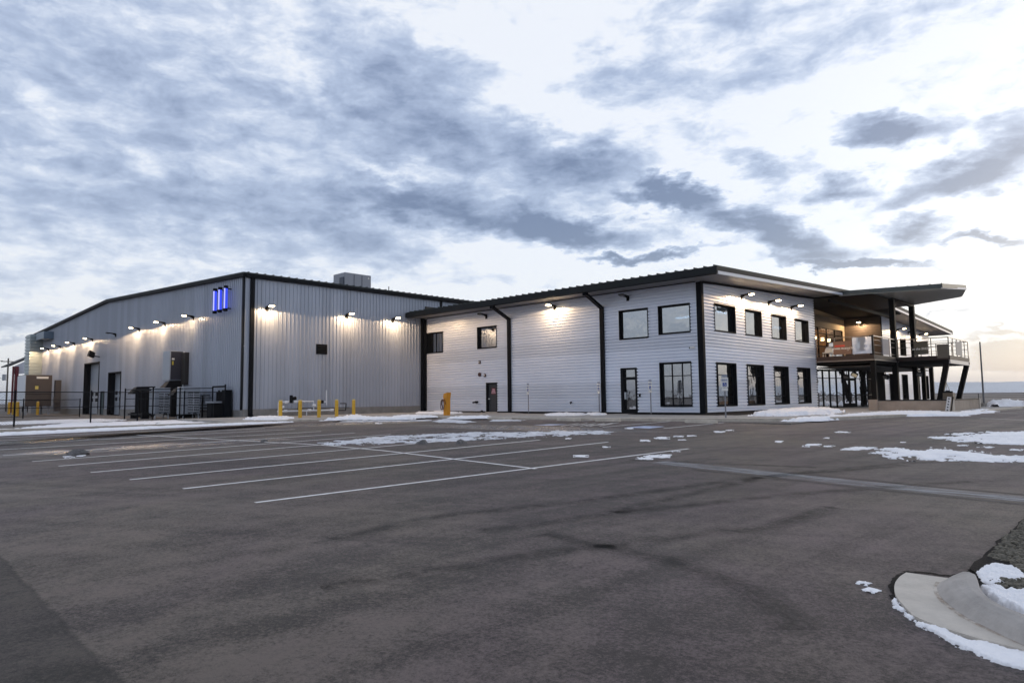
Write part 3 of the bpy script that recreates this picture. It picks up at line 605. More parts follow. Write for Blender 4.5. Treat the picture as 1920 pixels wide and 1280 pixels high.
# roof
XR0, XR1 = XW+.02, -17.72
mb = MB()
def slab(mb, x0, x1, ya, yb, za, zb, t0, t1): mb.hexa([(x0, ya, za+t0), (x1, ya, za+t0), (x1, yb, zb+t0), (x0, yb, zb+t0)], [(x0, ya, za+t1), (x1, ya, za+t1), (x1, yb, zb+t1), (x0, yb, zb+t1)])
slab(mb, XR0, XR1, EV, RG, soff(EV), soff(RG), .36, .46); slab(mb, XR0, XR1, RG, YE, soff(RG), soff(YE), .36, .46)
k = 0; x = XR1-.25
while x > XR0:
    slab(mb, x, x+.05, EV-.03, RG, soff(EV), soff(RG), .455, .53); x -= .61
obj('roof', mb, mat('roof_metal_dark', (.030, .040, .036), .6, spec=.3), of)
mb = MB(); slab(mb, XR1-.06, XR1+.02, EV-.02, RG, soff(EV), soff(RG), .17, .36); slab(mb, XR1-.06, XR1+.02, RG, YE, soff(RG), soff(YE), .17, .36)
mb.box(XR0, XR1+.02, EV-.14, EV-.02, soff(EV)+.02, soff(EV)+.40); mb.box(XR0, XR1-.1, EV+.0, EV+.06, soff(EV)-.02, soff(EV)+.3)
mb.box(XR0, XR1+.02, YE, YE+.1, soff(YE), soff(YE)+.4); obj('gutter', mb, mat('gutter_metal', (.014, .016, .018), .6, spec=.2), of)
mb = MB(); slab(mb, XR1-.05, XR1+.0, EV+.06, RG, soff(EV), soff(RG), -.02, .17); slab(mb, XR1-.05, XR1+.0, RG, YE, soff(RG), soff(YE), -.02, .17); obj('fascia', mb, fascw, of)
mb = MB(); slab(mb, XR0, XR1-.055, EV+.065, RG, soff(EV), soff(RG), 0, .05); slab(mb, XR0, XR1-.055, RG, YE, soff(RG), soff(YE), 0, .05); obj('soffit', mb, soffitm, of)
mb = MB(); fbox(mb, FB, YA+.16, YB1, .03, .12, 0, 0); mb = MB()
mb.hexa([FB(YA+.1, .037, soff(YA)-.14), FB(YB1, .037, soff(YB1)-.14), FB(YB1, .10, soff(YB1)-.14), FB(YA+.1, .10, soff(YA)-.14)], [FB(YA+.1, .037, soff(YA)-.003), FB(YB1, .037, soff(YB1)-.003), FB(YB1, .10, soff(YB1)-.003), FB(YA+.1, .10, soff(YA)-.003)])
fbox(mb, FA, XW+.35, XA-.3, .04, .09, soff(YA)-.06, soff(YA)-.0); obj('wall_head_trim', mb, black, of)
mb = MB()
for a, b in ((XW+.34, DA[0]-.04), (DA[1]+.04, -35.9), (-35.55, -27.24), (-26.92, DB[0]-.04), (DB[1]+.04, XA-.29)): fbox(mb, FA, a, b, .02, .09, -.04, .07)
fbox(mb, FB, YA+.17, YB1-.05, .02, .09, -.04, .07); obj('base_trim', mb, black, of)
# recess above the entrance
XK = -23.2
mb = MB(); mb.box(XK-.1, XK, YB1, YC0, 7.36, 8.5); mb.box(XK-.1, XK, YB1, 57, 3.95, 7.36); mb.box(XK-.1, XK, 72.4, YC0, 3.95, 7.36); mb.box(XK-.1, XK, 57, 72.4, 3.95, 4.1); obj('recess_wall', mb, tanwall, of)
mb = MB(); mb.box(XK, XA+.0, YC0-.1, YC0+.06, 0, 8.62); obj('recess_side_wall', mb, darkwall, of)
mb = MB()
for i in range(18): mb.box(XK+.02, XA-.02, YC0-.125, YC0-.10, 4.1+i*.25, 4.335+i*.25)
obj('recess_side_cladding', mb, mat('brown_cladding', (.11, .085, .075), .6, var=.08), of)
mb = MB(); ys = [57, 59.2, 61.4, 63.6, 65.8, 68.0, 70.2, 72.4]
for y in ys: mb.box(XK-.05, XK+.05, y-.06, y+.06, 4.1, 7.36)
for z in (4.1, 5.55, 6.75, 7.3): mb.box(XK-.04, XK+.04, 57, 72.4, z, z+.07)
w = obj('balcony_window', mb, steel, of); mb = MB(); mb.box(XK-.015, XK, 57.05, 72.35, 4.15, 7.3); obj('pane', mb, glass_thru, w)
mb = MB(); mb.box(XK-1.6, XK-1.5, 67.6, 73, 4, 7.5); obj('lounge_wall', mb, mat('warm_room', (.45, .22, .07), .8), of)
for y in (67.5, 69.5, 71.2):
    mb = MB(); mb.tube((XK-.9, y, 6.3), (XK-.9, y, 6.6), .16, 10); obj('pendant_lamp', mb, mat('lounge_lamp', (1, .8, .5), .5, emit=(1, .72, .35), es=9), of)
# porch ceiling, dark
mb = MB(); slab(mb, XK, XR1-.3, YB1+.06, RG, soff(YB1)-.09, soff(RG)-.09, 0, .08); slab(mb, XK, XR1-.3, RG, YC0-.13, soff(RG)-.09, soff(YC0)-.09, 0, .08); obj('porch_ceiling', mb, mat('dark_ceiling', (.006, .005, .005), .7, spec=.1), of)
mb = MB(); mb.bar((XR1-.9, YB1+.1, 8.35), (XR1-.9, YC0, 8.35), .2, .25); obj('roof_beam', mb, steel, of)
# entrance glazing: shallow prow
PA, PB, PC = (-20.5, 55.6), (-18.75, 64.4), (-20.5, 73.2)
def glazed(p, q, n, doors=()):
    d = Vector((q[0]-p[0], q[1]-p[1], 0)); Lh = d.length; d.normalize(); nrm = Vector((d.y, -d.x, 0))
    fr = lambda u, o, z: tuple(Vector((p[0], p[1], 0))+d*u+nrm*o+Vector((0, 0, z)))
    mb = MB()
    for i in range(n+1): u = Lh*i/n; fbox(mb, fr, u-.055, u+.055, -.06, .06, -.03, 3.1)
    for z in (-.03, .95, 2.35, 3.04): fbox(mb, fr, 0, Lh, -.05, .05, z, z+.06)
    for i in doors: fbox(mb, fr, Lh*i/n, Lh*(i+1)/n, -.045, .055, 2.2, 2.36); fbox(mb, fr, Lh*i/n+.05, Lh*i/n+.13, -.045, .055, 0, 2.2); fbox(mb, fr, Lh*(i+1)/n-.13, Lh*(i+1)/n-.05, -.045, .055, 0, 2.2); fbox(mb, fr, Lh*i/n, Lh*(i+1)/n, -.045, .055, 0, .3)
    w = obj('entrance_glazing', mb, steel, of); mb = MB(); fbox(mb, fr, .02, Lh-.02, -.01, .01, 0, 3.05); obj('pane', mb, glass_ent, w)
glazed(PA, PB, 9, (5, 6)); glazed(PB, PC, 9)
mb = MB(); mb.box(XK-1, XK-.9, 55.5, 73, 0, 3.4); obj('lobby_wall', mb, roomd, of)
mb = MB(); mb.box(-22.0, -21.4, 57.2, 60.2, .0, 1.0); obj('lobby_desk', mb, darkm, of)
mb = MB(); mb.box(-21.6, -21.2, 59.5, 60.5, .9, 1.35); obj('lobby_lamp', mb, warmglow, of)
# ------------------------------------------------------------ balcony (part of the office building)
ZD = 3.98
XB1, YB2, XB3, YB4 = -15.6, 61.85, -12.0, 69.2
poly = [(XA+.05, YB1-.0), (XB1, YB1), (XB1, YB2), (XB3, YB2), (XB3, YB4), (XB1, YB4), (XB1, YC0-.1), (XA+.05, YC0-.1)]
mb = MB(); mb.prism(poly, ZD-.32, ZD); mb.box(XK, XA+.04, YB1+.01, YC0-.11, ZD-.3, ZD-.01); obj('balcony_deck', mb, brownm, of)
ins = [(XA+.05, YB1+.12), (XB1-.12, YB1+.12), (XB1-.12, YB2+.12), (XB3-.1, YB2+.12), (XB3-.1, YB4-.12), (XB1-.12, YB4-.12), (XB1-.12, YC0-.2), (XA+.05, YC0-.2)]
mb = MB(); mb.prism(ins, ZD-.62, ZD-.322)
obj('balcony_beam', mb, steel, of)
mb = MB(); mb.box(XA, XB1+.02, YB1-.04, YB1+.1, ZD-.42, ZD-.323); mb.box(XB1-.02, XB1+.04, YB1-.04, YB2+.02, ZD-.42, ZD-.323); obj('balcony_edge_angle', mb, mat('edge_steel', (.20, .18, .17), .4, .5), of)
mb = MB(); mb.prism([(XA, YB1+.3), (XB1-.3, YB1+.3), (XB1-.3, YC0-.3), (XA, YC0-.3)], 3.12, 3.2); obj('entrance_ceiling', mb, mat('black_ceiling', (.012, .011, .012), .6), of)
mb = MB(); mb.box(XB3-.1, XB3+.0, YB2+.1, YB4-.1, ZD-.62, ZD-.3); obj('balcony_end_beam', mb, mat('pale_beam', (.55, .52, .50), .5), of)
def railing(p, q, n, solid=()):
    d = Vector((q[0]-p[0], q[1]-p[1], 0)); Lh = d.length; d.normalize(); P0 = Vector((p[0], p[1], ZD)); mb = MB()
    for i in range(n+1): a = P0+d*(Lh*i/n); mb.bar(a-Vector((0, 0, .2)), a+Vector((0, 0, 1.42)), .06, .06)
    mb.bar(P0+Vector((0, 0, 1.42)), P0+d*Lh+Vector((0, 0, 1.42)), .07, .06)
    for z in (.18, .75, 1.12): mb.tube(P0+Vector((0, 0, z)), P0+d*Lh+Vector((0, 0, z)), .018, 6)
    return obj('balcony_railing', mb, mat('rail_metal', (.12, .11, .11), .4, .5), of)
railing((XA+.1, YB1+.06), (XB1-.05, YB1+.06), 3); railing((XB1-.05, YB1+.06), (XB1-.05, YB2), 3); railing((XB1, YB2+.06), (XB3-.06, YB2+.06), 3); railing((XB3-.06, YB2+.06), (XB3-.06, YB4), 5)
railing((XB3-.06, YB4-.06), (XB1, YB4-.06), 3)
def u_on_y(px, Y): d = ray(px, 660); return d.x/d.y*Y
def v_on_x(px, X): d = ray(px, 660); return d.y/d.x*X
def banner(name, u0, u1, z0, z1, y, m, label, cat):
    mb = MB(); mb.box(u0, u1, y-.045, y-.015, z0, z1); t = thing(name, label, cat, ((u0+u1)/2, y, z0)); obj('cloth', mb, m, t); return t
u0, u1 = u_on_y(1563, YB1), u_on_y(1597, YB1)
t = banner('railing_banner', u0, u1, ZD+.12, ZD+1.12, YB1, bannerm, 'brown banner with a red script above white lettering tied to the near balcony railing', 'banner')
obj('lettering', text_mb('POWER PRODUCTS', .175, ((u0+u1)/2, YB1-.052, ZD+.56), (1, 0, 0), (0, 0, 1), (0, -1, 0), italic=.3, bold=.004), whitep, t)
mb = MB(); mb.box(u0+.12, u0+.85, YB1-.052, YB1-.047, ZD+.70, ZD+.84); obj('red_stripe', mb, redm, t)
obj('small_lettering', text_mb('LLC', .10, (u1-.25, YB1-.052, ZD+.42), (1, 0, 0), (0, 0, 1), (0, -1, 0), italic=.3), whitep, t)
u0, u1 = u_on_y(1599, YB1), u_on_y(1635, YB1)
mb = MB(); mb.box(u0, u1, YB1-.03, YB1-.01, ZD+.1, ZD+1.35); obj('balcony_glass_panel', mb, glass_mat('balcony_glass', .55, (.55, .62, .75), False), of)
u0, u1 = u_on_y(1714, YB2), u_on_y(1741, YB2)
t = banner('railing_banner', u0, u1, ZD+.15, ZD+1.2, YB2, mat('olive_banner', (.12, .11, .085), .7), 'dark olive banner with white lettering between the columns on the outer balcony railing', 'banner')
obj('lettering', text_mb('at the SHOP', .24, ((u0+u1)/2, YB2-.052, ZD+.60), (1, 0, 0), (0, 0, 1), (0, -1, 0), italic=.2, bold=.006), whitep, t)
u0, u1 = u_on_y(1757, YB2), u_on_y(1778, YB2)
mb = MB(); mb.box(u0, u1, YB2-.03, YB2-.0, ZD-.2, ZD+.88); obj('balcony_solid_panel', mb, mat('olive_panel', (.13, .12, .10), .6), of)
v0, v1 = v_on_x(1793, XB3), v_on_x(1804, XB3)
mb = MB(); mb.box(XB3-.02, XB3+.01, v0, v1, ZD+.1, ZD+1.2); obj('balcony_solid_panel', mb, mat('grey_panel', (.35, .33, .32), .6), of)
v0, v1 = v_on_x(1655, XB1), v_on_x(1667, XB1)
mb = MB(); mb.box(XB1-.02, XB1+.03, v0, v1, ZD+.1, ZD+1.3); obj('balcony_solid_panel', mb, mat('pale_panel2', (.36, .33, .36), .6), of)
mb = MB(); mb.box(XB1-.26, XB1+.0, YB1-.02, YB1+.2, ZD, ZD+1.45); obj('balcony_corner_post', mb, black, of)
# columns
def ibeam(p, q, w=.32):
    mb = MB(); mb.bar(p, q, .05, w*.9); p, q = Vector(p), Vector(q); up = (q-p).normalized(); a = up.cross(Vector((0, 1, 0))).normalized()*0
    for s in (-1, 1): mb.bar(p+Vector((s*w*.42, 0, 0)), q+Vector((s*w*.42, 0, 0)), .05, w)
    mb.bar(p+Vector((0, -w*.45, 0)), q+Vector((0, -w*.45, 0)), w*.8, .04)
    return obj('column', mb, steel, of)
XC = -15.75
ibeam((XC, 55.7, -.1), (XC, 55.7, 3.7)); ibeam((XC, 61.45, -.1), (XC, 61.45, 8.75), .4); ibeam((XC, 67.5, -.1), (XC, 67.5, 8.65), .4); ibeam((XC, 70.2, -.1), (XC, 70.2, 3.7)); ibeam((XC, 73.1, -.1), (XC, 73.1, 3.7))
ibeam((-12.95, 62.1, .3), (-12.25, 62.1, 3.6), .38); ibeam((-13.0, 69.0, .3), (-12.15, 69.0, 3.6), .38)
mb = MB(); mb.bar((XC, 61.2, 8.85), (XC, 67.8, 8.78), .3, .36); obj('canopy_beam', mb, steel, of)
# canopy
def at_y(px, py, Y): d = ray(px, py); t = Y/d.y; return Vector((d.x*t, Y, EYE+d.z*t))
N1b, N2b, Ob, F2b, F1b = at_y(1590, 553.5, 56.0), at_y(1766, 541, 57.0), at_y(1809, 543.5, 63.0), at_y(1803, 556.5, 68.2), at_y(1716, 571.5, 68.2)
N1b.z = N1b.z; F0b = Vector((-19.5, 68.2, 8.72)); E0b = Vector((-19.5, 56.0, N1b.z))
lo = [E0b, N1b, N2b, Ob, F2b, F1b, F0b]
def inset(pts, k, dz):
    c_ = sum(pts, Vector())/len(pts); return [p+(c_-p).normalized()*k+Vector((0, 0, dz)) for p in pts]
mb = MB(); mb.hexa(lo, [p+Vector((0, 0, .06)) for p in lo]); obj('canopy_soffit', mb, mat('canopy_soffit', (.42, .44, .42), .5, .1, var=.05), of)
fx = lambda a, b: a.lerp(b, (-15.75-a.x)/(b.x-a.x))
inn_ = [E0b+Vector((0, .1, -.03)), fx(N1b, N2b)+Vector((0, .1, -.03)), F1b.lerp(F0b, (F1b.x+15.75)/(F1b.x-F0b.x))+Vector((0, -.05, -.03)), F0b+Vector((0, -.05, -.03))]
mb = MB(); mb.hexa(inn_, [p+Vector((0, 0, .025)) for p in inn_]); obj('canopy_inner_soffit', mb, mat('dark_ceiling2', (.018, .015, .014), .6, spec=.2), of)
mb = MB(); top0 = [p+Vector((0, 0, .062)) for p in lo]; mb.hexa(inset(top0, -.10, 0), inset(top0, -.10, .30))
for i in range(12):
    t = i/11; a = E0b.lerp(N2b, .05+.95*t)+Vector((0, -.12, .36)); b = F0b.lerp(F2b, .05+.95*t)+Vector((0, 0, .34)); mb.bar(a, b, .06, .1)
obj('canopy_roof', mb, mat('canopy_roof', (.075, .085, .08), .45, .3), of)
mb = MB(); o_ = Vector((.13, -.02, 0))
mb.hexa([N2b+Vector((0, -.14, .0)), Ob+o_, Ob, N2b], [N2b+Vector((0, -.14, .15)), Ob+o_+Vector((0, 0, .15)), Ob+Vector((0, 0, .15)), N2b+Vector((0, 0, .15))]); obj('canopy_fascia', mb, fascw, of)
# flood lights under balcony
for (px, py, Y, rz) in ((1602, 702, 56.2, .5), (1661, 706, 57.5, -.4), (1587, 706, 57.0, 0), (1724, 701, 61.0, .3)):
    p = at_y(px, py, Y); mb = MB(); mb.box(-.22, .22, -.1, .1, -.16, .16); mb.tube((0, 0, .16), (0, .05, .5), .03, 6)
    t = thing('flood_light', {1602: 'pale faced flood light hanging below the balcony edge, tilted down', 1661: 'dark square flood light hanging right of the first balcony column', 1587: 'small dark flood light below the balcony, left of the tilted pale one', 1724: 'small black flood light hanging between the tall balcony columns'}[px], 'flood light', p, 'flood lights below the balcony')
    t.rotation_euler = (.5, .5 if px == 1602 else .2, rz); o = obj('housing', MB(), black, t); mb2 = MB(); mb2.v, mb2.f = mb.v, mb.f; bpy.data.objects.remove(o); me = bpy.data.meshes.new('housing'); me.from_pydata(mb.v, [], mb.f); me.materials.append(black); o = bpy.data.objects.new('housing', me); COL.objects.link(o); o.parent = t
    m3 = MB(); m3.box(-.18, .18, -.115, -.101, -.12, .12); me = bpy.data.meshes.new('lens'); me.from_pydata(m3.v, [], m3.f); me.materials.append(mat('flood_lens_pale', (.8, .72, .5), .4) if px == 1602 else lensoff); o = bpy.data.objects.new('lens', me); COL.objects.link(o); o.parent = t
# chairs on the balcony
def chair(x, y, label):
    t = thing('lounge_chair', label, 'chair', (x, y, ZD), 'white lounge chairs on the balcony')
    mb = MB(); mb.box(x-.3, x+.3, y-.3, y+.3, ZD+.32, ZD+.40); obj('seat', mb, whitep, t, bevel=.02)
    mb = MB(); n = 8
    for i in range(n): a0 = math.pi*i/n; a1 = math.pi*(i+1)/n; mb.quad((x-.3*math.cos(a0), y+.22+.12*math.sin(a0), ZD+.38), (x-.3*math.cos(a1), y+.22+.12*math.sin(a1), ZD+.38), (x-.3*math.cos(a1), y+.3+.14*math.sin(a1), ZD+.55+.35*math.sin(a1)), (x-.3*math.cos(a0), y+.3+.14*math.sin(a0), ZD+.55+.35*math.sin(a0)))
    obj('backrest', mb, whitep, t)
    for sx_ in (-1, 1):
        for sy_ in (-1, 1): mb = MB(); mb.bar((x+sx_*.26, y+sy_*.26, ZD), (x+sx_*.24, y+sy_*.24, ZD+.32), .05, .05); obj('leg', mb, whitep, t)
chair(-19.3, 56.6, 'white lounge chair on the balcony right beside the siding corner'); chair(-18.55, 56.6, 'white lounge chair on the balcony, second from the siding corner')
# ------------------------------------------------------------ concrete planter
pt = thing('planter', 'long low tan concrete planter wall in front of the balcony columns', 'planter', (-12, 53, -.1))
PX0, PX1, PY0, PY1 = -14.25, -9.55, 49.0, 57.6
mb = MB(); mb.box(PX0+.55, PX1-.2, PY0, PY0+.25, -.3, .60); mb.box(PX1-.25, PX1, PY0+.5, PY1-.3, -.3, .60); mb.box(PX0, PX0+.25, PY0, PY1, -.3, .60); mb.box(PX0, PX1-.25, PY1-.25, PY1, -.3, .6); obj('wall', mb, planterc, pt)
for a, b, c_, d in ((PX0, PX0+.55, PY0-.08, PY0+.4), (PX1-.2, PX1+.05, PY0-.05, PY0+.5), (PX1-.2, PX1+.05, PY1-.3, PY1+.05)):
    mb = MB(); mb.box(a, b, c_, d, -.3, .68); obj('pier', mb, kerbc if a > PX0+1 else planterc, pt)
mb = MB(); mb.box(PX0+.551, PX1-.201, PY0-.02, PY0+.3, .601, .67); mb.box(PX1-.28, PX1+.02, PY0+.51, PY1-.31, .601, .67); mb.box(PX0+.26, PX1-.27, PY0+.3, PY1-.27, .3, .55); obj('cap', mb, darkm, pt)
# ------------------------------------------------------------ wall lamps
def make_lamp(lit):
    t = thing('wall_lamp', 'x', 'wall lamp', (0, 0, 0), 'lit wall lamps' if lit else 'unlit wall lamps')
    mb = MB(); mb.box(-.10, .10, -.06, 0, -.24, .06); mb.tube((0, -.05, -.05), (0, -.25, .02), .05, 8); obj('bracket', mb, steel, t)
    mb = MB(); mb.hexa([(-.13, -.05, .0), (.13, -.05, .0), (.19, -.85, .09), (-.19, -.85, .09)], [(-.10, -.05, .09), (.10, -.05, .09), (.17, -.85, .15), (-.17, -.85, .15)]); obj('housing', mb, steel, t)
    mb = MB(); mb.hexa([(-.15, -.86, .03), (.15, -.86, .03), (.14, -.62, .0), (-.14, -.62, .0)], [(-.17, -.86, .092), (.17, -.86, .092), (.16, -.62, .062), (-.16, -.62, .062)]); obj('lens', mb, lensm if lit else lensoff, t)
    return t
protoL, protoU = make_lamp(True), make_lamp(False); used = [False, False]
POW = 185
def lamp(x, y, z, rz, label, lit=True, power=POW):
    k = 0 if lit else 1; p = (protoL, protoU)[k]
    t = p if not used[k] else copy_tree(p); used[k] = True
    t.location = (x, y, z); t.rotation_euler.z = rz; t['label'] = label
    if lit:
        ld = bpy.data.lights.new('lamp_light', 'SPOT'); ld.energy = power; ld.color = (1, .68, .38); ld.spot_size = R_(176); ld.spot_blend = .06; ld.shadow_soft_size = .10
        lo_ = bpy.data.objects.new('lamp_light', ld); COL.objects.link(lo_); lo_.parent = t; lo_.location = (0, -.70, -.05); lo_.rotation_euler = (R_(-3), 0, 0)
    return t
ordn = ['nearest the blue tube sign', 'second from the blue tube sign', 'third from the blue tube sign', '', 'above the taller overhead door', 'second left of the unlit one', 'third left of the unlit one', 'farthest left, beside the tall ribbed duct']
for i, x in enumerate((-54.5, -60.4, -66.5, -73.1, -80.4, -87.0, -92.8, -98.0)):
    if i == 3: lamp(x, YW-.03, 7.62, 0, 'unlit dark wall lamp on the left warehouse wall, above the shorter overhead door', False)
    else: lamp(x, YW-.03, 7.62, 0, 'lit wall lamp on the left warehouse wall, '+ordn[i])
for y, s in ((22.95, 'by the black corner downspout'), (29.5, 'in the middle of the wall'), (33.9, 'beside the office roof edge')): lamp(XW+.03, y, 7.62, R_(90), 'lit wall lamp on the right warehouse wall, '+s)
for x, lit, s in ((-38.2, False, 'unlit lamp under the eave above the curtained window'), (-31.2, True, 'lit lamp under the eave between the two elbow downspouts'), (-25.0, False, 'unlit lamp under the eave above the pair of large upper windows')): lamp(x, YA-.04, 7.5, 0, s, lit)
for y, s in ((42.61, 'nearest the building corner, over the row of four upper windows'), (46.86, 'middle one of three over the row of four upper windows'), (50.85, 'nearest the balcony, over the row of four upper windows')): lamp(XA+.04, y, 7.52, R_(90), 'lit lamp '+s)
for y, lit, s in ((78.4, True, 'lit lamp on the far wing, just right of the first tall column'), (82.7, False, 'unlit lamp on the far wing between the two tall columns'), (87.3, True, 'lit lamp on the far wing, right of the second tall column')): lamp(XA+.04, y, 7.62, R_(90), s, lit)
rl = lamp(-21.6, YC0-.14, 8.05, 0, 'lit lamp on the dark recess wall above the balcony', True, 150)
# ------------------------------------------------------------ blue tube sign
sg = thing('tube_sign', 'sign of three upright glowing blue tubes with black caps on the warehouse gable', 'sign', (-48.8, YW, 7.4), None)
for x in (-49.75, -48.88, -47.95):
    mb = MB(); mb.tube((x, YW-.42, 7.62), (x, YW-.42, 9.05), .13, 14); tb = obj('tube', mb, tubem, sg, smooth=False)
    mb = MB(); mb.tube((x+.05, YW-.52, 7.62), (x+.05, YW-.52, 9.05), .05, 8); obj('bright_core', mb, tubec, tb)
    for z in (7.42, 9.05): mb = MB(); mb.tube((x, YW-.42, z), (x, YW-.42, z+.2), .15, 14); obj('cap', mb, black, sg)
    
    for z in (7.6, 9.0): mb = MB(); mb.box(x-.03, x+.03, YW-.34, YW-.03, z, z+.08); obj('bracket', mb, black, sg)
# ------------------------------------------------------------ left side equipment
def grille(mb, fr, u0, u1, z0, z1, n, o=.01, t=.012):
    for i in range(n): z = z0+(z1-z0)*(i+.5)/n; fbox(mb, fr, u0, u1, o, o+t, z-(z1-z0)/n*.22, z+(z1-z0)/n*.22)
def condenser(x, y0, y1, label):
    z0, z1, xw = .18, 2.12, 1.15
    t = thing('condenser', label, 'condenser', (x-xw/2, (y0+y1)/2, -.15), 'outdoor condensers by the warehouse wall')
    mb = MB(); mb.box(x-xw, x, y0, y1, z0, z1); obj('casing', mb, greym, t, bevel=.03)
    fr = lambda u, o, z: (x+o, u, z); w = y1-y0
    mb = MB(); fbox(mb, fr, y0+w*.28, y1-w*.08, .003, .012, z0+.15, z1-.35); gr = obj('fan_opening', mb, darkm, t)
    mb = MB(); grille(mb, fr, y0+w*.28, y1-w*.08, z0+.15, z1-.35, 12); fbox(mb, fr, y0+w*.58, y0+w*.61, .024, .035, z0+.15, z1-.35); obj('grille', mb, whitem, gr)
    mb = MB(); fbox(mb, fr, y0+w*.3, y0+w*.45, .003, .01, z0+.04, z0+.1); fbox(mb, fr, y0+w*.6, y0+w*.8, .003, .01, z0+.04, z0+.1); obj('slot', mb, darkm, t)
    for a in (x-xw+.08, x-.08):
        for b in (y0+.08, y1-.08): mb = MB(); mb.bar((a, b, -.2), (a, b, z0), .07, .07); obj('leg', mb, whitem, t)
    mb = MB(); mb.box(x-xw, x, y0, y0+.08, z0-.1, z0-.002); mb.box(x-xw, x, y1-.08, y1, z0-.1, z0-.002); obj('stand', mb, darkm, t)
condenser(-54.2, 18.55, 19.65, 'grey condenser with slatted fan side, left of the tall grey box'); condenser(-50.3, 19.1, 20.3, 'grey condenser with slatted fan side, nearest the warehouse corner')
for (x0, x1, y0, y1, z1, lab) in ((-57.8, -56.9, 18.2, 19.5, 2.2, 'black hooded duct cover standing left of the condensers'), (-52.6, -51.8, 19.3, 20.4, 2.05, 'black hooded duct cover standing between the two condensers'), (-57.2, -56.2, 20.3, 21.2, 2.65, 'brown hooded vent on the wall behind the left condenser')):
    t = thing('duct_hood', lab, 'duct', ((x0+x1)/2, (y0+y1)/2, -.15), 'hooded ducts by the condensers')
    mb = MB(); mb.box(x0+.3, x1, y0+.15, y1, -.1, z1-.5); mb.hexa([(x0-.2, y0-.35, z1-.5), (x1, y0-.35, z1-.5), (x1, y1, z1-.5), (x0-.2, y1, z1-.5)], [(x0+.15, y0, z1), (x1, y0, z1+.05), (x1, y1, z1+.08), (x0+.15, y1, z1+.05)]); obj('hood', mb, darkm, t)
t = thing('pipe_rack', 'black insulated pipes standing in a frame left of the condensers', 'pipes', (-56, 18.4, -.15)); mb = MB()
for i, (x, y) in enumerate(((-56.4, 18.0), (-56.0, 18.25), (-55.8, 18.5), (-55.6, 18.15))): mb.tube((x, y, -.1), (x, y, 1.95), .075, 8)
mb.bar((-57.2, 18.0, 1.95), (-54.6, 18.4, 1.95), .1, .1); mb.box(-57.8, -54.8, 17.9, 18.6, .1, .22); mb.box(-57.6, -57.4, 18, 18.5, -.2, .3); mb.box(-55.3, -55.1, 18, 18.5, -.2, .3); obj('pipes', mb, darkm, t)
# cluster of black cabinets near the corner
t = thing('pipe_run', 'low black pipes and trays running between the condensers and the wall', 'pipes', (-52, 20.6, -.15)); mb = MB()
for i in range(7): mb.tube((-56.8+i*.9, 20.9-.1*(i % 3), -.1), (-56.8+i*.9, 20.9-.1*(i % 3), 1.5+.25*(i % 2)), .06, 8)
for z in (.35, .6, 1.5): mb.bar((-57.2, 20.85, z), (-49.8, 20.7, z), .09, .07)
obj('pipes', mb, darkm, t); mb = MB()
for x_ in (-55.4, -53.2, -51.6): mb.box(x_, x_+.5, 20.95, 21.25, 1.0, 1.75)
obj('junction_box', mb, greym, t)
t = thing('electrical_cabinet', 'black electrical cabinet and conduits by the warehouse corner', 'cabinet', (-48.2, 20.6, -.15))
mb = MB(); mb.box(-48.9, -47.7, 20.2, 21.1, -.2, .95); obj('cabinet', mb, darkm, t); mb = MB(); mb.box(-49.1, -47.6, 20.15, 21.15, .95, 1.07); obj('lid', mb, greym, t)
mb = MB()
for i in range(5): mb.tube((-48.9+i*.3, 20.9, 1.07), (-48.9+i*.3, 20.9, 1.75+.1*(i % 2)), .07, 8)
mb.bar((-49.6, 20.9, 2.1), (-47.6, 20.9, 2.1), .12, .12); mb.tube((-47.6, 20.9, 1.7), (-47.6, 20.9, 2.25), .05); obj('conduit', mb, darkm, t)
mb = MB(); mb.box(-47.6, -47.15, 20.7, 21.2, .0, 1.85); obj('panel_box', mb, black, t)
# tall grey wall box
t = thing('wall_duct_box', 'tall grey box with dark door, pipe and labels on the warehouse wall above the condensers', 'exhaust box', (-57.5, 20.8, 3))
mb = MB(); mb.box(-57.7, -56.25, 20.28, YW, 2.75, 5.05); obj('casing', mb, greym, t, bevel=.02)
mb = MB(); mb.box(-56.249, -56.235, 20.36, 21.30, 2.8, 5.0); obj('door', mb, mat('dark_door_panel', (.035, .035, .05), .5), t)
mb = MB(); mb.box(-56.234, -56.23, 20.42, 20.62, 4.35, 4.48); obj('white_label', mb, whitep, t); mb = MB(); mb.box(-56.234, -56.23, 20.44, 20.56, 3.95, 4.25); obj('yellow_label', mb, mat('label_yellow', (.5, .42, .05), .6), t)
mb = MB(); mb.tube((-56.0, 21.25, 2.2), (-56.0, 21.25, 5.0), .07, 10); obj('pipe', mb, pipew, t); mb = MB(); mb.box(-55.85, -55.15, 21.0, YW-.04, 2.4, 4.9); obj('side_duct', mb, mat('rust_brown_duct', (.02, .017, .016), .5), t)
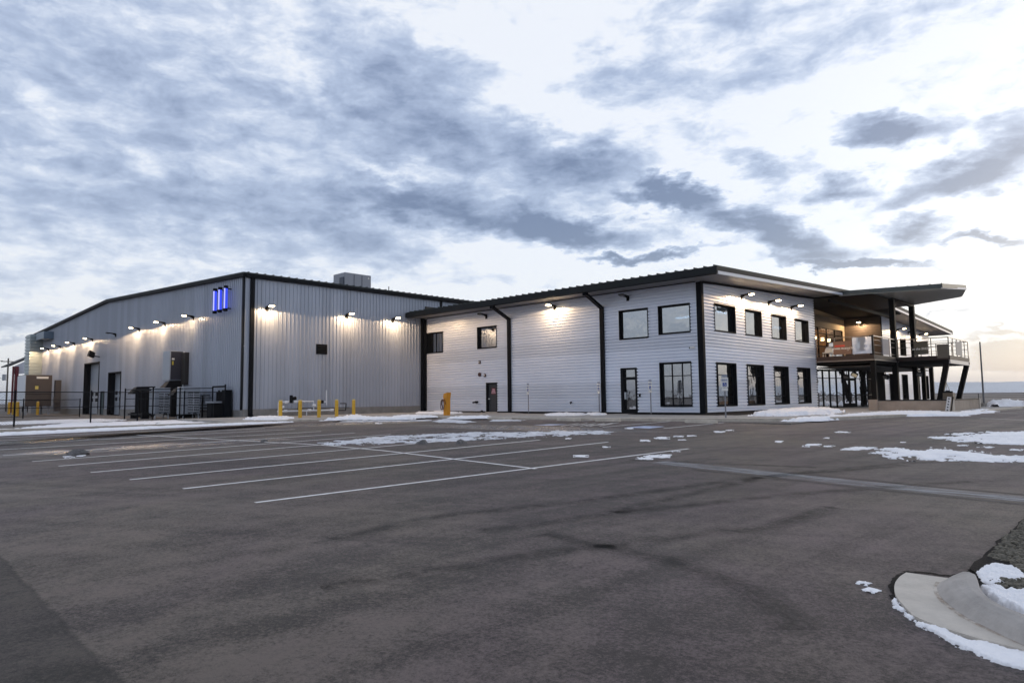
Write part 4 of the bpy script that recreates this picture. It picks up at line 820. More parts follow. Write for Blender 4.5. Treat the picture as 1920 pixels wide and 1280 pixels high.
# tan air unit
t = thing('air_handler', 'large tan air handling unit on legs left of the warehouse with yellow sticker', 'air handler', (-91, 18.5, -.1))
mb = MB(); mb.box(-92.6, -88.8, 17.36, 19.75, .75, 4.15); obj('casing', mb, tan, t); mb = MB(); mb.box(-92.55, -88.85, 17.30, 17.359, .8, 4.1); obj('side_panel', mb, whitem, t)
mb = MB()
for z in (.75, 1.4, 2.05): mb.box(-88.79, -88.76, 17.4, 19.7, z, z+.05)
obj('seam', mb, darkm, t); mb = MB(); mb.box(-88.79, -88.775, 18.2, 18.5, 2.6, 2.95); obj('sticker', mb, mat('sticker_yellow', (.65, .55, .15), .6), t)
mb = MB(); mb.box(-88.79, -88.77, 18.3, 19.4, 3.75, 3.97); obj('nameplate', mb, whitep, t)
for (x, y) in ((-89.1, 17.5), (-89.1, 18.6), (-89.1, 19.6), (-92.4, 17.5), (-92.4, 19.6)): mb = MB(); mb.bar((x, y, -.15), (x, y, .75), .18, .18); obj('leg', mb, greym, t)
mb = MB(); mb.box(-88.75, -88.2, 19.95, 20.5, .2, 3.6); obj('shadow_box', mb, mat('brown_shadow', (.075, .06, .055), .5), t); mb = MB(); mb.box(-88.19, -88.0, 19.8, 20.35, 1.1, 1.8); obj('control_box', mb, tan, t)  # tall brown box put in for the brown shadow behind the unit
# tall ribbed duct tower
t = thing('ribbed_tower', 'tall ribbed metal duct tower against the far left end of the warehouse', 'duct tower', (-103, 20.6, 0))
mb = MB(); x = -101.0; n = 19
for i in range(n):
    z = 2.0+i*.4; mb.box(x-2.6, x, 19.95, YW-.05, z, z+.26); mb.box(x-2.5, x-.12, 20.05, YW-.06, z+.26, z+.4)
obj('tower', mb, mat('galvanised', (.38, .44, .46), .4, .4), t); mb = MB(); mb.bar((x-.1, 20.0, 0), (x-.1, 20.0, 2), .15, .15); mb.bar((x-2.4, 20.0, 0), (x-2.4, 20.0, 2), .15, .15); obj('leg', mb, steel, t)
mb = MB(); mb.box(-99.6, -96.0, 20.3, YW-.05, 8.75, 9.6); mb.box(-101, -99.6, 20.6, YW-.1, 8.9, 9.5); obj('shadow_header', mb, mat('blue_grey_shadow', (.13, .18, .24), .4, .3), t)  # blue-grey boxes put in for the shadow beside the ribbed tower
# flood light on the warehouse wall
t = thing('flood_light', 'black flood light on an arm between the lamps and the taller overhead door', 'flood light', (-77.9, YW-.7, 5.9)); x = -77.9
mb = MB(); mb.hexa([(x-.28, YW-1.1, 5.75), (x+.28, YW-1.1, 5.75), (x+.28, YW-.6, 5.55), (x-.28, YW-.6, 5.55)], [(x-.28, YW-.95, 6.3), (x+.28, YW-.95, 6.3), (x+.28, YW-.5, 6.05), (x-.28, YW-.5, 6.05)]); obj('housing', mb, darkm, t); mb = MB(); mb.tube((x, YW-.6, 5.75), (x, YW-.03, 5.7), .05); obj('arm', mb, darkm, t)
# canopy shed at far left
XS = -118.0
def on_x(px, py, X): d = ray(px, py); t_ = X/d.x; return (X, d.y*t_, EYE+d.z*t_)
a_, b_ = on_x(19, 684, XS), on_x(48, 672, XS); sl = (b_[2]-a_[2])/(b_[1]-a_[1])
t = thing('shed_canopy', 'small lean-to canopy on red posts at the far left edge', 'canopy', (XS, a_[1], 0))
mb = MB(); mb.hexa([(XS-6, a_[1], a_[2]-.18), (XS, a_[1], a_[2]-.18), (XS, 24, a_[2]-.18+sl*(24-a_[1])), (XS-6, 24, a_[2]-.18+sl*(24-a_[1]))], [(XS-6, a_[1], a_[2]), (XS, a_[1], a_[2]), (XS, 24, a_[2]+sl*(24-a_[1])), (XS-6, 24, a_[2]+sl*(24-a_[1]))]); obj('roof', mb, black, t)
c1_, c2_ = on_x(25, 690, XS), on_x(31, 700, XS)
mb = MB(); mb.hexa([(XS-.3, c1_[1], a_[2]-1.3), (XS-.1, c1_[1], a_[2]-1.3), (XS-.1, 24, a_[2]-1.1), (XS-.3, 24, a_[2]-1.1)], [(XS-.3, c1_[1], a_[2]-.25), (XS-.1, c1_[1], a_[2]-.25), (XS-.1, 24, a_[2]-.25+sl*(24-a_[1])*.97), (XS-.3, 24, a_[2]-.25+sl*(24-a_[1])*.97)]); obj('wall', mb, fascw, t)
redpost = mat('red_post', (.13, .012, .02), .5)
for y, w in ((c1_[1], .22), (c2_[1], .42)): mb = MB(); mb.bar((XS+.05, y, -.2), (XS+.05, y, a_[2]-.2), w, w); obj('post', mb, redpost, t)
# far left house and snow field, utility pole
t = thing('distant_house', 'pale blue house with grey roof beyond the fence at the far left', 'house', (-158, 22, 0))
mb = MB(); mb.box(-175, -160, 14, 27, -1, 3.2); obj('wall', mb, mat('pale_blue_siding', (.36, .46, .56), .7), t)
mb = MB(); mb.hexa([(-175.4, 13.6, 3.2), (-159.6, 13.6, 3.2), (-159.6, 27.4, 3.2), (-175.4, 27.4, 3.2)], [(-171, 14, 4.6), (-164, 14, 4.6), (-164, 27, 4.6), (-171, 27, 4.6)]); obj('roof', mb, mat('grey_roof', (.25, .27, .30), .8), t)
mb = MB(); mb.box(-159.99, -159.95, 20, 22, -1, 1.5); obj('door', mb, brownm, t)
d = ray(13, 730); X_ = -150; Y_ = d.y/d.x*X_
t = thing('utility_pole', 'wooden utility pole with a transformer at the far left edge', 'utility pole', (X_, Y_, -.5)); mb = MB(); mb.tube((X_, Y_, -.5), (X_, Y_, 9.2), .16, 8, .12); obj('pole', mb, mat('pole_wood', (.10, .085, .075), .8), t)
mb = MB(); mb.bar((X_, Y_-1.1, 8.6), (X_, Y_+1.1, 8.6), .12, .14); obj('crossarm', mb, steel, t); mb = MB(); mb.tube((X_+.1, Y_-.5, 5.2), (X_+.1, Y_-.5, 6.3), .3, 10); obj('transformer', mb, greym, t)
mb = MB()
for z in (8.7, 5.6, 3.0): mb.tube((X_, Y_-.8, z), (X_-20, Y_-60, z+.3), .03, 5)
obj('wire', mb, darkm, t)
t = thing('tool_shed', 'low dark red shed beyond the yellow bollards at far left', 'shed', (-128, 12, -.2)); mb = MB(); mb.box(-130, -126, 10.5, 20, -.3, 1.0); obj('wall', mb, mat('dark_red', (.09, .03, .03), .8), t); mb = MB(); mb.box(-130.2, -125.8, 10.3, 20.2, 1.0, 1.15); obj('roof', mb, darkm, t)
# ------------------------------------------------------------ fences
def fence(name, pts, top, mids, label, post=.045, mesh=True, every=None):
    t = thing(name, label, 'fence', (pts[0][0], pts[0][1], -.15))
    P = [Vector((x, y, -.13)) for x, y in pts]
    for p in P: mb = MB(); mb.tube(p-Vector((0, 0, .3)), p+Vector((0, 0, top+.1)), post, 8); obj('post', mb, black, t)
    for a, b in zip(P, P[1:]):
        mb = MB(); mb.tube(a+Vector((0, 0, top)), b+Vector((0, 0, top)), .028, 6)
        for z in mids: mb.tube(a+Vector((0, 0, z)), b+Vector((0, 0, z)), .022, 6)
        obj('rail', mb, black, t)
        if mesh:
            mb = MB(); Lh = (b-a).length; dd_ = (b-a)/Lh; n = int(Lh/.13); H_ = top-.06
            for i in range(-int(H_/.13), n):
                for sgn in (1, -1):
                    s0 = i*.13; s1 = s0+H_
                    z0, z1 = .05, H_
                    u0_, u1_ = s0, s1
                    if u0_ < 0: z0 = .05+(0-u0_); u0_ = 0
                    if u1_ > Lh: z1 = H_-(u1_-Lh); u1_ = Lh
                    if z1 <= z0: continue
                    if sgn == 1: p0, p1 = a+dd_*u0_+Vector((0, 0, z0)), a+dd_*u1_+Vector((0, 0, z1))
                    else: p0, p1 = a+dd_*(Lh-u0_)+Vector((0, 0, z0)), a+dd_*(Lh-u1_)+Vector((0, 0, z1))
                    mb.tube(p0, p1, .0035, 3)
            obj('chain_link', mb, darkm, t)
    return t
nf = [(-44.9, -3), (-44.9, 2.6), (-44.92, 8.33), (-46.6, 12.4), (-47.3, 15.2), (-47.7, 18.2), (-47.2, 21.0)]
fence('chain_link_fence', nf, 1.82, (.95,), 'near black chain link fence with rails running to the warehouse corner')
fence('chain_link_fence', [(-69, -6), (-69.2, 4), (-69.36, 13.46), (-70.68, 17.92)], 1.5, (.1,), 'farther black chain link fence behind the near one, ending at two posts')
fence('equipment_frame', [(-55.3, 16.9), (-52.6, 17.9), (-50.6, 19.0), (-48.0, 20.2)], 2.12, (1.45,), 'black pipe frame standing in front of the condensers', .05, mesh=False)
# ------------------------------------------------------------ bollards
def bollard0():
    t = thing('bollard', 'x', 'bollard', (0, 0, 0), 'yellow bollards')
    mb = MB(); mb.tube((0, 0, 0), (0, 0, 1.08), .115, 16); obj('post', mb, yellow, t, smooth=False)
    mb = MB(); mb.tube((0, 0, 1.08), (0, 0, 1.16), .115, 16, .085); obj('cap', mb, mat('cap_highlight', (.74, .52, .16), .4), t)
    mb = MB(); mb.tube((0, 0, .80), (0, 0, .815), .1165, 16); obj('band', mb, mat('band_brown', (.30, .16, .02), .5), t)
    return t
bp = bollard0(); first = True
bl = [(525.5, 785, 'left end of the row of five in front of the white gas pipes'), (562.5, 784, 'second from left in the row of five by the gas pipes'), (598, 783.2, 'middle one of the five by the gas pipes'), (631, 781.5, 'fourth of the five, right of the gas pipes'), (663, 780.2, 'right end of the row of five, standing in a snow heap'),
      (70, 777.5, 'in front of the tan air handler'), (16.5, 776, 'leftmost of three close together beyond the near fence'), (24.5, 777, 'middle of three close together beyond the near fence'), (32, 780, 'rightmost of three close together, by the canopy posts'), (197.5, 774.5, 'between the taller overhead door and the shorter one'), (221.5, 774.5, 'in front of the shorter overhead door')]
for px, py, s in bl:
    x, y, z = G(px, py, -.06 if px > 400 else -.17); t = bp if first else copy_tree(bp); first = False
    t.location = (x, y, z); t['label'] = 'yellow bollard, '+s
    if px < 400: t.scale = (1.25, 1.25, 1.25)
# ------------------------------------------------------------ gas piping
t = thing('gas_pipework', 'white gas pipes with valves and black regulator behind the yellow bollards', 'gas pipes', (-44.6, 25, 0))
PXx = -44.9
def gp(px, py): d = ray(px, py); s = PXx/d.x; return (PXx, d.y*s, EYE+d.z*s)
mb = MB(); mb.path([gp(520, 771), gp(624, 768.5)], .055); mb.path([gp(522, 754), gp(542, 752.5)], .05); mb.path([gp(551, 752.5), gp(588, 752.2), gp(588, 769)], .045); mb.path([gp(612, 731), gp(612, 759)], .045); mb.path([gp(604, 753), gp(612, 753)], .04)
obj('pipe', mb, pipew, t)
for c_ in ((535, 770.5), (580, 769), (536, 754), (553, 753), (588.5, 760), (529, 763), (622, 768.5)): mb = MB(); a = Vector(gp(*c_)); mb.tube(a-Vector((0, .12, 0)), a+Vector((0, .12, 0)), .10, 10); obj('valve', mb, pipew, t)
mb = MB(); a = Vector(gp(546, 750)); mb.tube(a-Vector((0, .0, .2)), a+Vector((0, 0, .35)), .12, 10); mb.tube(a+Vector((0, .1, .1)), a+Vector((0, .35, .15)), .13, 10); a = Vector(gp(603, 753)); mb.tube(a-Vector((0, .15, 0)), a+Vector((0, .12, 0)), .12, 10); a = Vector(gp(560, 763)); mb.tube(a-Vector((0, 0, .4)), a+Vector((0, 0, .3)), .07); obj('regulator', mb, darkm, t)
mb = MB(); mb.path([gp(625, 769), gp(648, 769), gp(649, 756), gp(638, 756)], .035); mb.path([gp(560, 764.5), gp(655, 763.5)], .02); obj('black_pipe', mb, darkm, t)
mb = MB(); mb.path([(PXx, gp(522, 771)[1], -.1), gp(522, 771), gp(522, 754)], .045); mb.path([(PXx, gp(575, 771)[1], -.1), gp(575, 771)], .03); obj('riser', mb, pipew, t)
# yellow pedestal
x, y, z = G(838, 778.5, -.03); t = thing('fuel_pedestal', 'orange yellow pedestal with a coiled red hose by the office wall', 'pedestal', (x, y, z))
mb = MB(); mb.box(x-.17, x+.17, y-.15, y+.15, z, z+1.15); mb.hexa([(x-.17, y-.2, z+1.15), (x+.2, y-.2, z+1.15), (x+.2, y+.15, z+1.15), (x-.17, y+.15, z+1.15)], [(x-.10, y-.2, z+1.42), (x+.24, y-.2, z+1.5), (x+.24, y+.15, z+1.5), (x-.10, y+.15, z+1.42)]); obj('body', mb, orange, t)
mb = MB(); pts = [(x-.05+.13*math.cos(a*.5), y-.2-.01*a, z+.72+.34*math.sin(a*.5)) for a in range(0, 26)]; mb.path(pts, .022, 6); obj('hose', mb, mat('dark_red_hose', (.10, .015, .01), .5), t); mb = MB(); mb.path([(x-.17, y-.16, z+1.05), (x-.34, y-.16, z+.95), (x-.36, y-.16, z+.7), (x-.2, y-.16, z+.5)], .02, 6); obj('handle_loop', mb, darkm, t)
# wall fittings on facade A
def fitting(name, px, py, label, cat, kind):
    p = at_y(px, py, YA-.05); t = thing(name, label, cat, p); x, z = p.x, p.z; y = YA-.04
    if kind == 'strobe': mb = MB(); mb.box(x-.09, x+.09, y-.1, y, z-.12, z+.12); obj('box', mb, mat('dark_red_enamel', (.06, .015, .012), .5), t); mb = MB(); mb.box(x-.05, x+.05, y-.14, y-.1, z-.02, z+.06); obj('lens', mb, whitep, t)
    elif kind == 'bell': mb = MB(); mb.tube((x, y, z), (x, y-.09, z), .16, 14); obj('gong', mb, mat('dark_red_enamel', (.06, .015, .012), .5), t); mb = MB(); mb.tube((x, y-.09, z), (x, y-.12, z), .04, 8); obj('boss', mb, darkm, t)
    elif kind == 'siamese':
        mb = MB(); mb.tube((x, y, z), (x, y-.25, z), .09, 10); obj('body', mb, darkm, t)
        for s in (-1, 1): mb = MB(); mb.tube((x, y-.2, z), (x+s*.22, y-.34, z-.04), .065, 10); obj('inlet', mb, darkm, t)
    elif kind == 'tap': mb = MB(); mb.tube((x, y, z), (x, y-.18, z), .05, 8); mb.tube((x, y-.15, z+.03), (x, y-.16, z-.12), .035, 8); obj('spout', mb, darkm, t)
    elif kind == 'reader': mb = MB(); mb.box(x-.06, x+.06, y-.06, y, z-.1, z+.1); obj('box', mb, darkm, t)
    elif kind == 'camera': mb = MB(); mb.tube((x-.12, y-.22, z-.03), (x+.08, y-.1, z), .06, 10); obj('housing', mb, whitep, t); mb = MB(); mb.tube((x-.16, y-.245, z-.037), (x-.12, y-.22, z-.03), .05, 10); obj('lens', mb, darkm, t); mb = MB(); mb.box(x+.04, x+.12, y-.1, y, z-.05, z+.05); obj('bracket', mb, whitep, t)
fitting('alarm_strobe', 900, 679, 'small dark alarm strobe high above the left of the grey door', 'alarm', 'strobe')
fitting('fire_bell', 900, 702, 'round red fire bell on the siding above the grey door', 'fire bell', 'bell')
fitting('alarm_strobe', 910, 703.5, 'small red alarm strobe right beside the fire bell', 'alarm', 'strobe')
fitting('fire_hose_inlet', 895.5, 753.5, 'dark twin fire hose inlet low on the siding left of the grey door', 'hose inlet', 'siamese')
fitting('wall_tap', 905, 770, 'small dark outlet at the foot of the siding left of the grey door', 'outlet', 'tap')
fitting('wall_tap', 1072, 754, 'small tap alone on the siding between the two blue signs', 'tap', 'tap')
fitting('card_reader', 1200, 741, 'small black card reader right of the glass door', 'card reader', 'reader')
fitting('security_camera', 1300, 651, 'small white security camera on the siding near the building corner', 'camera', 'camera')
# the brown mat sample / sign in the lower window
# ------------------------------------------------------------ parking signs
def sign0():
    t = thing('parking_sign', 'x', 'sign', (0, 0, 0), 'accessible parking signs')
    mb = MB(); mb.bar((0, 0, -.1), (0, 0, 2.1), .06, .03); obj('post', mb, mat('sign_post', (.22, .22, .24), .5, .4), t)
    mb = MB(); mb.box(-.15, .15, -.035, -.02, 1.5, 1.96); pn = obj('panel', mb, whitep, t)
    mb = MB(); mb.box(-.085, .085, -.039, -.036, 1.54, 1.72); bb = obj('blue_square', mb, bluem, pn)
    mb = MB(); y = -.0415; mb.tube((.0, y, 1.70), (.0, y+.001, 1.70), .014, 8)
    mb.bar((0, y, 1.68), (0, y, 1.63), .012, .012); mb.bar((0, y, 1.635), (.035, y, 1.63), .012, .012); mb.bar((.035, y, 1.63), (.05, y, 1.585), .012, .012)
    for i in range(9): a, b = 2.0+i*.5, 2.0+(i+1)*.5; mb.bar((.035*math.cos(a), y, 1.605+.035*math.sin(a)), (.035*math.cos(b), y, 1.605+.035*math.sin(b)), .009, .009)
    obj('wheelchair_symbol', mb, whitep, pn)
    obj('lettering', text_mb('RESERVED\nPARKING', .055, (0, -.037, 1.84), (1, 0, 0), (0, 0, 1), (0, -1, 0), bold=.001), bluem, pn)
    mb = MB(); mb.box(-.12, .12, -.03, -.02, 1.98, 2.1); p2 = obj('top_plate', mb, mat('dull_plate', (.30, .33, .40), .5), t)
    return t
sp0 = sign0(); first = True
for px, py, s, ex in ((991, 775, 'farthest left, right of the elbow downspout', True), (1124, 775, 'just left of the second elbow downspout', False), (1221, 777, 'between glass door and large window', True), (1361, 783.5, 'just right of the building corner', False)):
    x, y, z = G(px, py, SZ); t = sp0 if first else copy_tree(sp0); first = False
    t.location = (x, y, z); t.rotation_euler.z = R_(-12 if px < 1300 else 25); t['label'] = 'blue and white parking sign on a thin post, '+s
    if ex:
        mb = MB(); mb.box(-.13, .13, -.035, -.02, 1.32, 1.46); me = bpy.data.meshes.new('lower_plate'); me.from_pydata(mb.v, [], mb.f); me.materials.append(whitep); o = bpy.data.objects.new('lower_plate', me); COL.objects.link(o); o.parent = t
    if px > 1300: t.scale = (1.12, 1.12, 1.0)
# wheel stops
def stop0():
    mb = MB(); mb.hexa([(-.92, -.09, 0), (.92, -.09, 0), (.92, .09, 0), (-.92, .09, 0)], [(-.90, -.06, .16), (.90, -.06, .16), (.90, .06, .16), (-.90, .06, .16)])
    o = obj('wheel_stop', mb, kerbc, bevel=.015); return tag(o, 'x', 'wheel stop', 'concrete wheel stops')
st0 = stop0(); first = True
for a, b, s in (((815, 783.5), (846, 784.5), 'farthest left, in front of the orange pedestal'), ((917, 786.5), (956, 787.5), 'in front of the grey door'), ((1041, 789), (1092, 789.5), 'left of the second elbow downspout'), ((1113, 790), (1167, 790.5), 'in front of the glass door'), ((1281, 793), (1349, 793.5), 'nearest, before the building corner')):
    p, q = Vector(G(*a)), Vector(G(*b)); c_ = (p+q)/2; dd_ = q-p; t = st0 if first else st0.copy()
    if not first: COL.objects.link(t)
    first = False; t.location = (c_.x, c_.y, zg(c_.x, c_.y)+.002); t.rotation_euler.z = 0.0; t.scale.x = max(.8, min(1.1, dd_.length/1.84)); t['label'] = 'concrete wheel stop, '+s
# ------------------------------------------------------------ rooftop unit
t = thing('rooftop_unit', 'grey boxy rooftop air unit on the warehouse roof', 'rooftop unit', (-50.5, 33.3, 10)); mb = MB(); mb.box(-51.8, -50, 32.0, 34.65, 10.0, 11.9); obj('casing', mb, mat('unit_grey', (.33, .34, .38), .5, .1, var=.05), t, bevel=.02)
mb = MB()
for y in (32.9, 33.7): mb.box(-49.998, -49.985, y, y+.03, 10.1, 11.8)
obj('seam', mb, darkm, t); mb = MB(); mb.box(-49.99, -49.975, 34.3, 34.45, 11.55, 11.72); obj('badge', mb, whitep, t); mb = MB(); mb.box(-50.7, -50.1, 31.9, 31.998, 10.3, 11.5); obj('hood', mb, mat('unit_dark', (.08, .09, .12), .5), t)
t = thing('vent_stack', 'thin vent pipe on the warehouse roof right of the rooftop unit', 'vent pipe', (-46.5, 34.3, 10)); mb = MB(); mb.tube((-46.5, 34.0, 9.8), (-46.5, 34.0, 10.45), .035, 8); obj('pipe', mb, darkm, t)
# ------------------------------------------------------------ things beyond: light pole, trailer jack, far fence, hills
p = G(1845, 757.5, -.12); s_ = 66/Vector((p[0], p[1])).length; x, y = p[0]*s_, p[1]*s_
t = thing('light_pole', 'tall thin light pole standing alone at the right behind the planter', 'light pole', (x, y, -.2)); mb = MB(); mb.tube((x, y, -.3), (x, y, 5.1), .07, 10, .05); obj('pole', mb, mat('pole_grey', (.13, .13, .14), .5), t)
mb = MB(); mb.tube((x, y, -.2), (x, y, .25), .22, 12); obj('footing', mb, concrete, t)
t = thing('material_hoist', 'slanted perforated metal leg with a dark box and ropes leaning at the planter', 'hoist', (-10.9, 48.6, -.03))
def at_(px, py, Y): return at_y(px, py, Y)
a, b = at_(1776, 772, 48.4), at_(1780, 744, 48.8); mb = MB(); mb.bar(a, b, .22, .04); obj('perforated_leg', mb, mat('galvanised_leg', (.55, .53, .52), .4, .3), t)
mb = MB()
for i in range(5): p = a.lerp(b, .12+i*.19)+Vector((0, -.03, 0)); mb.tube(p, p+Vector((0, -.006, 0)), .045, 8)
obj('hole', mb, black, t); mb = MB(); mb.bar(a+Vector((.18, .05, 0)), b+Vector((.18, .1, 0)), .05, .06); obj('side_flange', mb, steel, t)
p0, p1 = at_(1769, 749, 49.4), at_(1787, 736, 49.4); mb = MB(); mb.box(p0.x, p1.x, 49.3, 49.9, .68, p1.z); obj('box', mb, mat('machine_brown', (.10, .075, .05), .6), t)
mb = MB(); mb.tube((p0.x, 49.35, p1.z+.05), (p1.x, 49.35, p1.z+.05), .05, 8); mb.tube((p1.x-.3, 49.5, p1.z), (p1.x-.3, 49.5, p1.z+.15), .12, 8); obj('drum', mb, darkm, t)
mb = MB(); top = at_(1774, 716, 49.6)
for dx in (-.16, 0, .18): mb.tube(top, (top.x+dx, 49.6, p1.z+.05), .014, 5)
obj('rope', mb, mat('rope', (.45, .38, .28), .8), t)
t = thing('wire_fence', 'distant low wire fence along the field at the right', 'fence', (-14, 130, -.4)); mb = MB()
for i in range(14): x = -22+i*6; mb.tube((x, 132, -.5), (x, 132, .95), .05, 6)
obj('post', mb, steel, t); mb = MB()
for z in (.3, .6, .9): mb.tube((-24, 132, z), (62, 132, z), .02, 5)
obj('wire', mb, steel, t)
def ridge(name, dist, h, seed, az0, az1, m):
    rr = np.random.RandomState(seed); n = 160; mb = MB(); ph = rr.uniform(0, 6.28, 8); amp = [1, .7, .45, .3, .2, .12, .08, .05]
    for i in range(n+1):
        a = az0+(az1-az0)*i/n; v = sum(amp[k]*math.sin((a*9)*(1.7**k)+ph[k]) for k in range(8))/2.2
        hh = h*(1+.16*v); x, y = dist*math.sin(a), dist*math.cos(a)
        mb.v += [(x, y, -5), (x*1.06, y*1.06, hh*.55+rr.uniform(-1, 1)*h*.02), (x*1.16, y*1.16, hh), (x*1.4, y*1.4, -5)]
    for i in range(n):
        for k in range(3): mb.f.append((i*4+k, (i+1)*4+k, (i+1)*4+k+1, i*4+k+1))
    return tag(obj(name, mb, m, smooth=True), kind='structure')
ridge('hills', 6000, 92, 5, -1.6, .9, hillm)
ridge('low_rise', 900, 1.0, 8, -1.8, .9, mat('brush_land', (.14, .12, .12), .95, var=.4, vscale=.03))
# ------------------------------------------------------------ snow
def vnoise(x, y, seed):
    def h(i, j): v = np.sin(i*127.1+j*311.7+seed*74.7)*43758.5453; return v-np.floor(v)
    xi, yi = np.floor(x), np.floor(y); xf, yf = x-xi, y-yi; xf = xf*xf*(3-2*xf); yf = yf*yf*(3-2*yf)
    return (h(xi, yi)*(1-xf)+h(xi+1, yi)*xf)*(1-yf)+(h(xi, yi+1)*(1-xf)+h(xi+1, yi+1)*xf)*yf
def fbm(x, y, seed, o=5):
    s = 0; a = 1; t = 0
    for k in range(o): s += a*vnoise(x*2**k, y*2**k, seed+k); t += a; a *= .55
    return s/t
def snow(name, polys, h, cell, edge, m, label=None, z=None, seed=1, rag=1.0, nsc=1.5, kind='stuff', cap=99):
    mb = MB()
    for pi, poly in enumerate(polys):
        P = np.array([G(px, py, z)[:2] for px, py in poly]); c_ = P.mean(0); U, s_, Vt = np.linalg.svd(P-c_); ax = Vt[0]; ay = np.array([-ax[1], ax[0]])
        Q = np.stack([(P-c_)@ax, (P-c_)@ay], 1); lo, hi = Q.min(0)-cell*2, Q.max(0)+cell*2
        cx = max(cell, (hi[0]-lo[0])/420); cy = max(cell*.6, (hi[1]-lo[1])/260)
        gx, gy = np.meshgrid(np.arange(lo[0], hi[0], cx), np.arange(lo[1], hi[1], cy))
        ins = np.zeros(gx.shape, bool); dist = np.full(gx.shape, 1e9); n = len(Q)
        for i in range(n):
            a, b = Q[i], Q[(i+1) % n]; cond = ((a[1] > gy) != (b[1] > gy)); xx = (b[0]-a[0])*(gy-a[1])/((b[1]-a[1]) if b[1] != a[1] else 1e-9)+a[0]; ins ^= cond & (gx < xx)
            d = b-a; t = np.clip(((gx-a[0])*d[0]+(gy-a[1])*d[1])/max(d@d, 1e-9), 0, 1); dist = np.minimum(dist, np.hypot(gx-a[0]-t*d[0], gy-a[1]-t*d[1]))
        sd_ = np.minimum(np.where(ins, dist, -dist), edge*cap); wx = c_[0]+gx*ax[0]+gy*ay[0]; wy = c_[1]+gx*ax[1]+gy*ay[1]
        nz = fbm(wx*nsc, wy*nsc, seed+pi*3)-.5+(fbm(wx*nsc*5, wy*nsc*5, seed+77)-.5)*.6
        v = (sd_+nz*edge*2.6*rag)/(edge*.8); hh = h*(1-(1-np.clip(v, 0, 1))**2)*(.30+1.1*fbm(wx*nsc*2.7+9, wy*nsc*2.7, seed+50)); hh = np.where(v > 0, hh, -.02)
        ny, nx = gx.shape; base = len(mb.v); zz = [zg(a, b) if z is None else z for a, b in zip(wx.ravel(), wy.ravel())]
        mb.v += list(zip(wx.ravel().tolist(), wy.ravel().tolist(), (np.array(zz)+.004+hh.ravel()).tolist()))
        ok = v > 0; keep = ok[:-1, :-1] | ok[1:, :-1] | ok[:-1, 1:] | ok[1:, 1:]
        for j, i in zip(*np.nonzero(keep)): k = base+j*nx+i; mb.f.append((k, k+1, k+nx+1, k+nx))
    used_ = sorted({i for f in mb.f for i in f}); mp = {o: n for n, o in enumerate(used_)}; mb.v = [mb.v[i] for i in used_]; mb.f = [tuple(mp[i] for i in f) for f in mb.f]
    o = obj(name, mb, m, smooth=True); return tag(o, kind=kind)
c8 = lambda L_: [(1200+x/2.6667, 700+y/2.6667) for x, y in L_]
snow('snow', [[(640, 832), (700, 821), (760, 815.5), (900, 811), (1000, 810.5), (1060, 808), (1145, 808.5), (1110, 813), (1040, 816), (960, 819), (920, 824), (800, 828), (720, 831)], [(600, 830), (660, 825), (700, 829), (650, 834)]], .018, .05, .35, slush, seed=2, nsc=2.6, rag=2.4, cap=.35)
small = [(1239, 821, 14, 2.5), (1209, 826, 8, 2), (1273, 818, 8, 1.3), (1296, 817, 7, 1.5), (1279, 824.5, 6, 1), (1348, 809.5, 11, 1.8), (1369, 806.5, 6, 1.2), (1579, 810, 13, 1.6), (1550, 821, 4, 1.2), (1461, 828, 6, 1.8), (1526, 833.5, 12, 2), (1511, 836.5, 5, 1.5), (1555, 836.5, 8, 1.5), (1597, 842, 18, 2.5), (1618, 840, 22, 2.5), (1645, 849, 12, 2), (1804, 835, 8, 1.5), (1851, 838, 13, 1.5), (1693, 829, 3, 1), (1236, 855, 24, 4), (1211, 859, 14, 3), (1066, 822, 4, 1.2), (1090, 855, 14, 2), (710, 793.5, 6, 1), (1265, 846, 8, 1.5), (1180, 803, 7, 1.2), (1137, 838, 6, 1.4), (1905, 843, 10, 1.6), (1620, 1094, 4, 1.4), (1613, 1091, 2, .8), (1634, 1107, 5, 1.5), (150, 853, 10, 3), (128, 857, 8, 2)]
ell = lambda cx, cy, rx, ry: [(cx+rx*math.cos(a)*(1+.25*math.sin(a*3+cx)), cy+ry*math.sin(a)) for a in [i*math.pi/5 for i in range(10)]]
snow('snow', [ell(a, b, c_*.9, d*.85) for a, b, c_, d in small], .008, .022, .09, snowm, seed=5, nsc=8, rag=3.2, cap=.9)
big2 = c8([(1200, 366), (1260, 372), (1340, 383), (1400, 393), (1490, 378), (1560, 396), (1640, 392), (1750, 405), (1960, 409), (1960, 437), (1760, 438), (1600, 434), (1560, 420), (1480, 408), (1440, 404), (1500, 420), (1590, 441), (1500, 440), (1420, 428), (1340, 416), (1365, 437), (1290, 434), (1235, 413), (1300, 410), (1270, 397), (1205, 386)])
snow('snow', [big2, c8([(1585, 322), (1700, 305), (1780, 295), (1960, 290), (1960, 354), (1700, 349), (1600, 335)]), c8([(1465, 319), (1560, 318), (1575, 326), (1480, 326)]), c8([(1545, 306), (1600, 299), (1665, 300), (1600, 308)])], .035, .06, .30, snowm, seed=9, nsc=2.6, rag=2.0, cap=1.0)
snow('snow', [c8([(715, 238), (900, 226), (960, 220), (975, 214), (1000, 222), (1100, 206), (1300, 196), (1500, 199), (1590, 206), (1690, 186), (1760, 190), (1640, 213), (1400, 216), (1200, 217), (1000, 229), (800, 240)])], .16, .12, .35, snowm, seed=12, nsc=1.2, z=-.14)
snow('snow', [c8([(570, 212), (660, 196), (720, 190), (820, 185), (950, 182), (990, 196), (900, 206), (700, 214)])], .24, .12, .8, snowm, seed=14, z=SZ, nsc=1.6)
